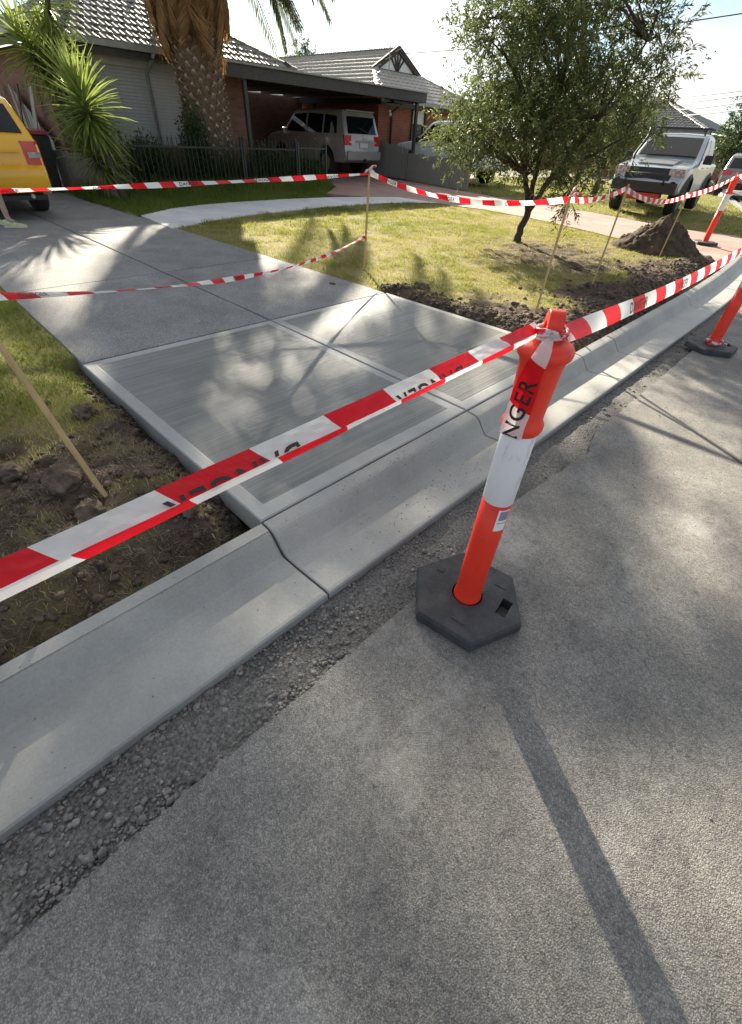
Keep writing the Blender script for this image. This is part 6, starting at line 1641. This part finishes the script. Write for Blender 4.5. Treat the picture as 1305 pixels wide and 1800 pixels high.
# local: x forward, y left, z up; right leg forward
V_ = [(0, 0, .95), (0, 0, 1.12), (.01, 0, 1.30), (.02, 0, 1.46), (.03, 0, 1.55), (.045, 0, 1.64), (.05, 0, 1.74),
      (.0, .10, .92), (-.06, .10, .50), (-.18, .10, .12), (.0, -.10, .92), (.10, -.10, .50), (.10, -.10, .10),
      (0, .19, 1.44), (-.06, .24, 1.16), (.06, .25, .92), (0, -.19, 1.44), (.02, -.24, 1.16), (.16, -.23, .95),
      (-.08, .10, .07), (.17, -.10, .06)]
E_ = [(0, 1), (1, 2), (2, 3), (3, 4), (4, 5), (5, 6), (0, 7), (7, 8), (8, 9), (0, 10), (10, 11), (11, 12), (3, 13), (13, 14), (14, 15), (3, 16), (16, 17), (17, 18), (9, 19), (12, 20)]
R_ = [.135, .125, .145, .12, .055, .085, .075, .085, .055, .036, .085, .055, .036, .055, .042, .026, .055, .042, .026, .03, .03]
for s, wi in ((1, 15), (-1, 18)):
    bx_, by_, bz_ = V_[wi]; V_.append((bx_+.03, by_, bz_-.07)); E_.append((wi, len(V_)-1)); R_.append((.016, .036)); pi_ = len(V_)-1
    for k, (dx, l) in enumerate(((-.030, .062), (-.010, .075), (.010, .078), (.030, .068))):
        V_.append((bx_+.035+dx, by_, bz_-.12)); E_.append((pi_, len(V_)-1)); R_.append(.009); V_.append((bx_+.045+dx, by_-s*.02, bz_-.12-l*.8)); E_.append((len(V_)-2, len(V_)-1)); R_.append(.0075)
    V_.append((bx_+.075, by_-s*.02, bz_-.08)); E_.append((pi_, len(V_)-1)); R_.append(.010); V_.append((bx_+.09, by_-s*.03, bz_-.12)); E_.append((len(V_)-2, len(V_)-1)); R_.append(.008)
skin_mesh('body', V_, E_, R_, M['skin'], per)
sv = [(0, 0, .98), (0, 0, 1.04), (.0, .105, .90), (-.045, .105, .58), (.0, -.105, .90), (.09, -.105, .56)]
skin_mesh('shorts', sv, [(0, 1), (0, 2), (2, 3), (0, 4), (4, 5)], [.15, .14, .105, .095, .105, .095], M['shorts'], per)
skin_mesh('shirt', [(0, 0, 1.04), (0, 0, 1.15), (.01, 0, 1.30), (.02, 0, 1.45), (0, .20, 1.44), (-.04, .235, 1.26), (0, -.20, 1.44), (.01, -.235, 1.26)], [(0, 1), (1, 2), (2, 3), (3, 4), (4, 5), (3, 6), (6, 7)], [.145, .14, .155, .12, .068, .062, .068, .062], M['shirt'], per)
b = MB(); V0, F0 = ico(3); b.add([(.05+v[0]*.098, v[1]*.082, 1.705+v[2]*.105) for v in V0 if True], [tuple(f) for f in F0 if (V0[f].mean(0)[2] > .15 or V0[f].mean(0)[0] < -.35)]); b.build('hair', M['hair'], per, smooth=True)
b = MB(); b.add([(.135, -.014, 1.655), (.135, .014, 1.655), (.162, 0, 1.66), (.130, 0, 1.70)], [(0, 1, 2), (1, 3, 2), (3, 0, 2), (0, 3, 1)]); b.build('nose', M['skin'], per, smooth=True)
for s in (1, -1):
    b = MB(); b.lathe([(.0, -.012), (.011, 0), (0, .012)], 8, None, Matrix.Translation((.125, s*.032, 1.695))); b.build('eye', M['ink'], per, smooth=True)
    b = MB(); b.add([(.05+v[0]*.02, s*.085+v[1]*.012, 1.675+v[2]*.032) for v in ico(2)[0]], [tuple(f) for f in ico(2)[1]]); b.build('ear', M['skin'], per, smooth=True)
b = MB(); b.box((.132, 0, 1.625), (.012, .045, .010)); b.build('mouth', M['skin'], per)
def shoe(x, y, z, rz, rx):
    b = MB(); prof = [(-.09, .034, .085), (-.06, .040, .10), (0, .040, .085), (.06, .042, .062), (.13, .046, .048), (.18, .038, .038), (.20, .015, .028)]; v = []; f = []
    for px, hw, hh in prof: v += [(px, -hw, .012), (px, -hw*.95, hh*.6), (px, -hw*.5, hh), (px, hw*.5, hh), (px, hw*.95, hh*.6), (px, hw, .012)]
    for i in range(len(prof)-1):
        for j in range(6): f.append((i*6+j, i*6+(j+1) % 6, (i+1)*6+(j+1) % 6, (i+1)*6+j))
    f += [tuple(range(6)), tuple((len(prof)-1)*6+j for j in range(6))]; b.add(v, f); o = b.build('shoe', M['shoe'], per, smooth=True)
    o.location = (x, y, z); o.rotation_euler = (0, rx, rz)
    b = MB(); b.prism([(px, -hw*1.05) for px, hw, hh in prof]+[(px, hw*1.05) for px, hw, hh in prof[::-1]], 0, .02); b.build('sole', M['sole'], o)
shoe(-.17, .10, .035, 0, .25); shoe(.11, -.10, 0, 0, 0)
# wires seen against the sky
def wpt(px, py, ax, val): return hit(px, py, ax, val)
wire('service wire crossing the sky behind the tree to the upper right corner', wpt(560, 96, 0, -26), wpt(1420, 6, 1, 16), .25, .012)
for a, c, lb in (((1150, 172), (1400, 146), 'topmost of the thin wires above the far roof'), ((1150, 184), (1400, 152), 'second wire above the far roof'), ((1140, 196), (1400, 166), 'third wire above the far roof'), ((1140, 206), (1400, 180), 'lowest wire above the far roof')):
    wire(lb, wpt(a[0], a[1], 1, 60), wpt(c[0], c[1], 1, 30), .12, .032)
